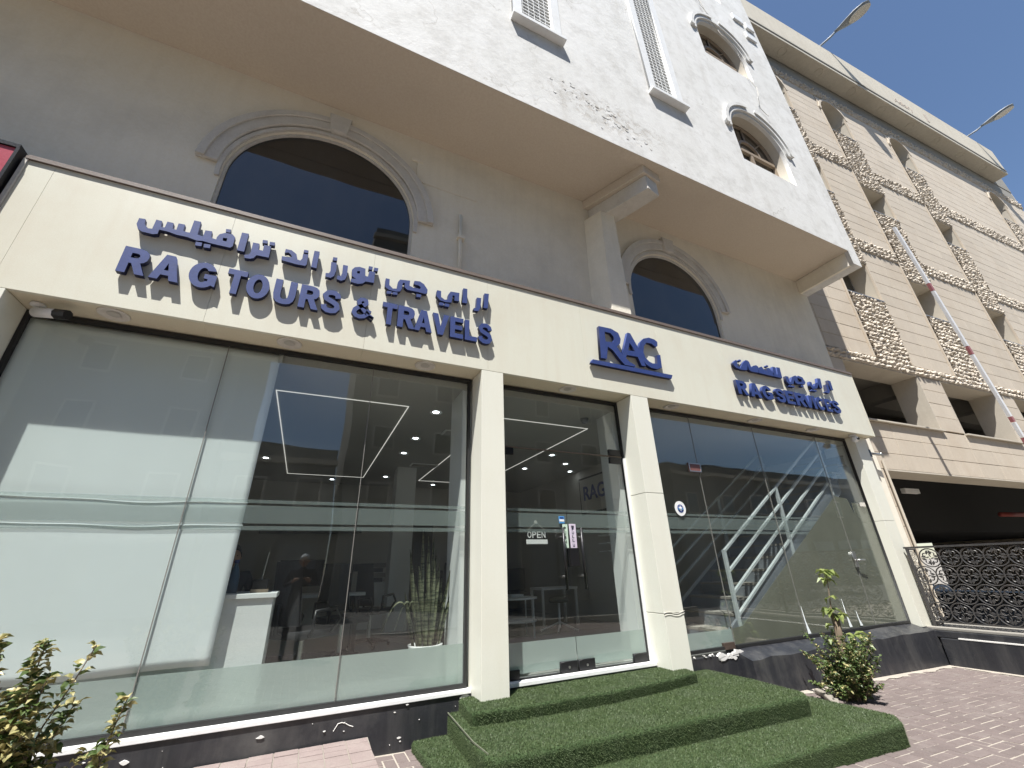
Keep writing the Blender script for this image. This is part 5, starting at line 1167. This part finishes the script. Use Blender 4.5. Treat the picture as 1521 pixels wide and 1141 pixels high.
for x, y in ((4.23, 7.83), (4.97, 7.83), (4.23, 8.27), (4.97, 8.27)): MB().box(x - .02, x + .02, y - .02, y + .02, FZ, 1.10).build('leg', M['white'], sd)
bo2 = empty('model_stand', (5.4, 7.3, FZ), 0, 'small shelf of white model pieces on the side wall', 'shelf')
for z in (1.75, 1.9, 2.05, 2.2): MB().box(5.40, 5.597, 7.2, 7.5, z, z + .02).build('shelf', M['intwhite'], bo2)
# snake plant
sp = empty('snake_plant', (1.28, 4.98, FZ), 0, 'tall variegated snake plant in a white pot inside the left window', 'plant')
MB().lathe([(0, 0), (.13, 0), (.17, .30), (.18, .32), (.15, .32), (.14, .28), (0, .28)], (1.27, 4.95, FZ + .002), 24).build('pot', M['white'], sp, smooth=True)
def blade_leaf(bx, by, tx, ty, tz, w, bend=0):
    m = MB(); n = 12; vs = []; c = []
    for i in range(n + 1):
        t = i / n; x = bx + (tx - bx) * t + bend * math.sin(t * 3.14) * .3; z = .76 + (tz - .76) * (t if not bend else math.sin(t * 2.2) / max(math.sin(2.2), .8)); y = by + (ty - by) * t
        ww = w * (1 - (max(0, t - .6) / .4) ** 2) * (.6 + .4 * min(1, t * 3)) + .001
        vs += [(x - ww, y - .012, z), (x, y + .008, z), (x + ww, y - .012, z), (x, y + .016, z)]
    fs = []
    for i in range(n):
        for k in range(4): fs.append((i * 4 + k, i * 4 + (k + 1) % 4, (i + 1) * 4 + (k + 1) % 4, (i + 1) * 4 + k))
    return m.add(vs, fs)
m_, o_n, o_o = newmat('snake_leaf'); b_ = m_.node_tree.nodes.new('ShaderNodeBsdfPrincipled'); v_ = coord(o_n, 'world')
cc1 = mix(o_n, ramp(o_n, noise(o_n, v_, 1.0, 3, .5, (6, 6, 55)), .42, .58), (.035, .045, .025), (.17, .18, .11))
o_n.links.new(cc1, b_.inputs['Base Color']); b_.inputs['Roughness'].default_value = .4; o_n.links.new(b_.outputs[0], o_o.inputs[0]); M['snk'] = m_
for bx, tx, tz, w, yy in ((1.22, 1.19, 1.92, .026, 4.95), (1.28, 1.24, 1.86, .024, 4.9), (1.30, 1.33, 1.90, .022, 5.0), (1.18, 1.05, 1.72, .026, 4.92), (1.33, 1.40, 1.62, .026, 4.95), (1.36, 1.50, 1.50, .022, 4.93), (1.25, 1.14, 1.55, .03, 4.88), (1.34, 1.36, 1.72, .026, 5.02), (1.20, 1.10, 1.38, .028, 4.86), (1.38, 1.52, 1.30, .022, 4.9), (1.29, 1.30, 1.60, .03, 4.86), (1.15, 1.02, 1.30, .024, 4.95), (1.36, 1.44, 1.42, .03, 4.99), (1.24, 1.22, 1.28, .03, 4.84)):
    blade_leaf(bx, yy, tx, yy + random.uniform(-.04, .04), tz, w * .78).build('leaf', M['snk'], sp)
for tx, w in ((.93, .018), (.80, .018), (1.02, .016)): 
    m = MB(); n = 12; vs = []
    for i in range(n + 1):
        t = i / n; x = 1.18 + (tx - 1.18) * t; z = .80 + .42 * math.sin(t * 2.75) ; ww = w * (1 - t ** 3) + .002
        vs += [(x, 4.86 - ww, z - ww * .6), (x, 4.86 + .004, z + .004), (x, 4.86 + ww, z - ww * .6), (x, 4.86, z - .008)]
    m.add(vs, [(i * 4 + k, i * 4 + (k + 1) % 4, (i + 1) * 4 + (k + 1) % 4, (i + 1) * 4 + k) for i in range(n) for k in range(4)]).build('leaf', M['snk'], sp)
# staircase behind the right window
sc_ = empty('staircase', (6.0, 5.6, FZ), 0, 'steel staircase with pale tube railings rising right behind the glass', 'staircase')
SL = .637
def rz_(x): return 1.64 + SL * (x - 5.43)
ns = 16
for i in range(ns):
    x = 5.2 + i * .28; z = FZ + .18 * (i + 1)
    if z > 3.45: break
    MB().box(x, x + .30, 4.64, 5.68, z - .03, z).build('tread', M['concd'], sc_)
    MB().box(x + .005, x + .02, 4.65, 5.67, z - .18, z - .031).build('riser', M['lampgrey'], sc_)
for y in (4.56, 5.72):
    x0 = 5.15; q = [(x0, FZ), (x0 + .3, FZ), (8.8, FZ + SL * (8.8 - x0) - .20), (8.8, FZ + SL * (8.8 - x0) + .14), (x0, FZ + .14)]
    MB().add([(a, y, b) for a, b in q] + [(a, y + .04, b) for a, b in q],
             [(4, 3, 2, 1, 0), (5, 6, 7, 8, 9)] + [(k, (k + 1) % 5, 5 + (k + 1) % 5, 5 + k) for k in range(5)]).build('stringer', M['lampgrey'], sc_)
    xe = 8.55
    for k in range(4):
        q = MB(); a = Vector((5.43, y, rz_(5.43) - .27 * k)); b = Vector((xe, y, rz_(xe) - .27 * k)); d = (b - a).normalized()
        q.box(-.019, .019, -.015, .015, 0, (b - a).length); q.xf(Matrix.Translation(a) @ d.to_track_quat('Z', 'Y').to_matrix().to_4x4()).build('rail', M['whitemetal'], sc_)
    for x in (5.43, 6.95, 8.5): MB().box(x - .026, x + .026, y - .0185, y + .0185, rz_(x) - 1.05, rz_(x) + .02).build('rail_post', M['whitemetal'], sc_)
MB().box(6.9, 8.3, 4.526, 4.552, FZ + .002, .70).build('rust_red_board', M['orange'], sc_, bevel=.004)

# ---- people: skinned figures
def person(name, loc, rz, joints, edges, radii, root_i, mats, label, parent_extra=None):
    r = empty(name, loc, rz, label, 'person')
    me = bpy.data.meshes.new('body'); me.from_pydata(joints, edges, []); ob = bpy.data.objects.new('body', me); COL.objects.link(ob)
    ob.modifiers.new('skin', 'SKIN'); 
    for i, rd in enumerate(radii):
        sv = me.skin_vertices[0].data[i]; sv.radius = rd if isinstance(rd, tuple) else (rd, rd); sv.use_root = (i == root_i)
    s2_ = ob.modifiers.new('sub', 'SUBSURF'); s2_.levels = 2; s2_.render_levels = 2
    dg = bpy.context.evaluated_depsgraph_get(); nm = bpy.data.meshes.new_from_object(ob.evaluated_get(dg)); bpy.data.objects.remove(ob)
    nm.materials.clear()
    for m in mats: nm.materials.append(m)
    return r, nm
def add_head(r, c, face, hairm, cap=None):
    c = Vector(c); m = MB(); n = 18; k = 12; vs = []
    for j in range(k + 1):
        th = math.pi * j / k
        for i in range(n):
            a = 6.2832 * i / n; x = .076 * math.sin(th) * math.sin(a); y = .095 * math.sin(th) * math.cos(a); z = .118 * math.cos(th)
            if z < -.03: x *= 1 - (-.03 - z) * 3.2; y *= 1 - (-.03 - z) * 1.6
            if abs(i - 0) <= 1 or i == n - 1:
                if abs(z + .01) < .03: y += .022 * (1 if i == 0 else .3)
            vs.append((c.x + x, c.y + face * y, c.z + z))
    m.add(vs, [(j * n + i, j * n + (i + 1) % n, (j + 1) * n + (i + 1) % n, (j + 1) * n + i) for j in range(k) for i in range(n)])
    h = m.build('head', M['skin'], r, local=True, smooth=True)
    for s in (-1, 1):
        MB().lathe([(0, -.03), (.014, -.02), (.018, 0), (.014, .02), (0, .03)], (c.x + s * .078, c.y - face * .005, c.z), 8).build('ear', M['skin'], h, local=True, smooth=True)
        MB().lathe([(0, -.008), (.009, 0), (0, .008)], (c.x + s * .03, c.y + face * .088, c.z + .01), 8).build('eye', M['black'], h, local=True)
    MB().tube([(c.x - .022, c.y + face * .088, c.z - .055), (c.x + .022, c.y + face * .088, c.z - .055)], .005, 5).build('mouth', M['rust'], h, local=True)
    vs = []
    for j in range(8):
        th = math.pi * .58 * j / 7
        for i in range(n):
            a = 6.2832 * i / n; fr = max(0, math.cos(a)); lim = 1 - .42 * fr * (j / 7)
            vs.append((c.x + .084 * math.sin(th * lim) * math.sin(a), c.y - face * .006 + face * .103 * math.sin(th * lim) * math.cos(a), c.z + .012 + .122 * math.cos(th * lim)))
    m = MB().add(vs, [(j * n + i, j * n + (i + 1) % n, (j + 1) * n + (i + 1) % n, (j + 1) * n + i) for j in range(7) for i in range(n)])
    ho = m.build('hair', M[hairm], h, local=True, smooth=True); sm_ = ho.modifiers.new('t', 'SOLIDIFY'); sm_.thickness = .006
def hand(r, c, d, m_):
    c = Vector(c); d = Vector(d).normalized(); s = d.cross(Vector((0, 0, 1))); s = s.normalized() if s.length > .1 else Vector((1, 0, 0)); q = MB()
    n = s.cross(d)
    q.tube([c - d * .03, c, c + d * .04, c + d * .075], [.022, .03, .036, .03], 8)
    for k, L in enumerate((.062, .07, .066, .05)):
        b = c + d * .07 + s * (.024 - .016 * k); q.tube([b, b + d * L * .5 - n * .008, b + d * L * .85 - n * .03], [.0085, .008, .006], 6)
    b = c + d * .02 + s * .032; q.tube([b, b + s * .025 + d * .02, b + s * .028 + d * .05 - n * .01], [.01, .009, .007], 6)
    q.build('hand', m_, r, local=True, smooth=True)
# photographer standing at the kerb side, seen only as a reflection in the glass
J = [(0, 0, .95), (0, 0, 1.12), (0, .0, 1.32), (0, .0, 1.43), (0, 0, 1.50),
     (-.18, 0, 1.40), (-.27, .03, 1.16), (-.14, .26, 1.22), (.18, 0, 1.40), (.27, .03, 1.16), (.14, .26, 1.22),
     (-.10, 0, .90), (-.11, .02, .50), (-.11, -.02, .10), (-.12, .14, .04), (.10, 0, .90), (.11, .02, .50), (.11, -.02, .10), (.12, .14, .04)]
Eg = [(0, 1), (1, 2), (2, 3), (3, 4), (2, 5), (5, 6), (6, 7), (2, 8), (8, 9), (9, 10), (0, 11), (11, 12), (12, 13), (13, 14), (0, 15), (15, 16), (16, 17), (17, 18)]
Rd = [(.15, .11), (.14, .10), (.17, .11), (.07, .07), (.05, .05), .065, .045, .032, .065, .045, .032, .085, .06, .045, .04, .085, .06, .045, .04]
pr, nm = person('person', (.02, -.42, gz(0) - .0), 0, J, Eg, Rd, 0, [M['darkcloth']], 'person in dark clothes standing holding a phone, mirrored in the left window')
nm.transform(Matrix.Translation((0, 0, 0))); link('body', nm, None, pr, True)
for p in nm.polygons: p.use_smooth = True
add_head(pr, (0, .0, 1.60), 1, 'shirt')
hand(pr, (-.13, .28, 1.235), (.5, .5, .5), M['skin']); hand(pr, (.13, .28, 1.235), (-.5, .5, .5), M['skin'])
# the person at the desk
J = [(0, 0, .50), (0, .0, .72), (0, -.02, .95), (0, -.02, 1.06), (0, -.03, 1.12),
     (-.19, -.02, 1.02), (-.27, -.08, .78), (-.16, -.30, .80), (.19, -.02, 1.02), (.27, -.08, .78), (.16, -.30, .80),
     (-.10, -.05, .50), (-.12, -.42, .50), (-.12, -.42, .10), (-.12, -.54, .05), (.10, -.05, .50), (.12, -.42, .50), (.12, -.42, .10), (.12, -.54, .05)]
ps, nm = person('person', (-.75, 6.05, FZ), .3, J, Eg, Rd, 0, [M['darkcloth']], 'dark-haired person in dark clothes seated behind the reception desk')
link('body', nm, None, ps, True)
for p in nm.polygons: p.use_smooth = True
add_head(ps, (0, -.05, 1.22), -1, 'hair'); hand(ps, (-.16, -.31, .81), (.2, -1, 0), M['skin']); hand(ps, (.16, -.31, .81), (-.2, -1, 0), M['skin'])

# ================================================================ the far side of the street, mirrored in the glass
def street_building(x0, x1, h, m, label, cols, rows, y=-14.0):
    b = empty('street_building', ((x0 + x1) / 2, y - 4, 0), 0, label, 'building', 'buildings across the street')
    MB().box(x0, x1, y - 9, y, -.3, h).build('wall', M[m], b); MB().box(x0 - .1, x1 + .1, y - .1, y + .25, h - .9, h - .6).build('cornice', M['conc'], b)
    sx, sz = (x1 - x0) / cols, (h - 4.5) / rows
    for i in range(cols):
        for j in range(rows):
            cx, cz = x0 + (i + .5) * sx, 3.8 + (j + .45) * sz
            w_ = MB().box(cx - .6, cx + .6, y + .01, y + .09, cz - .7, cz + .7).build('window', M['mould'], b)
            MB().box(cx - .5, cx + .5, y + .091, y + .11, cz - .6, cz + .6).build('pane', M['darkglass'], w_)
    for i in range(cols): MB().box(x0 + i * sx + .4, x0 + (i + 1) * sx - .4, y + .01, y + .06, .1, 2.9).build('shutter', M['lampgrey'], b)
street_building(-26, -4.3, 19, 'oppa', 'tall beige building across the street, left of the gap', 6, 5)
street_building(-4.0, .9, 7.4, 'oppb', 'low grey building filling the gap across the street', 2, 1)
street_building(1.3, 21.5, 23, 'oppa', 'tallest beige block across the street, right of the gap', 6, 6)
street_building(23.5, 62, 8.4, 'oppb', 'long low grey building across the street on the right', 11, 1)
print('OBJECTS', len(bpy.data.objects))
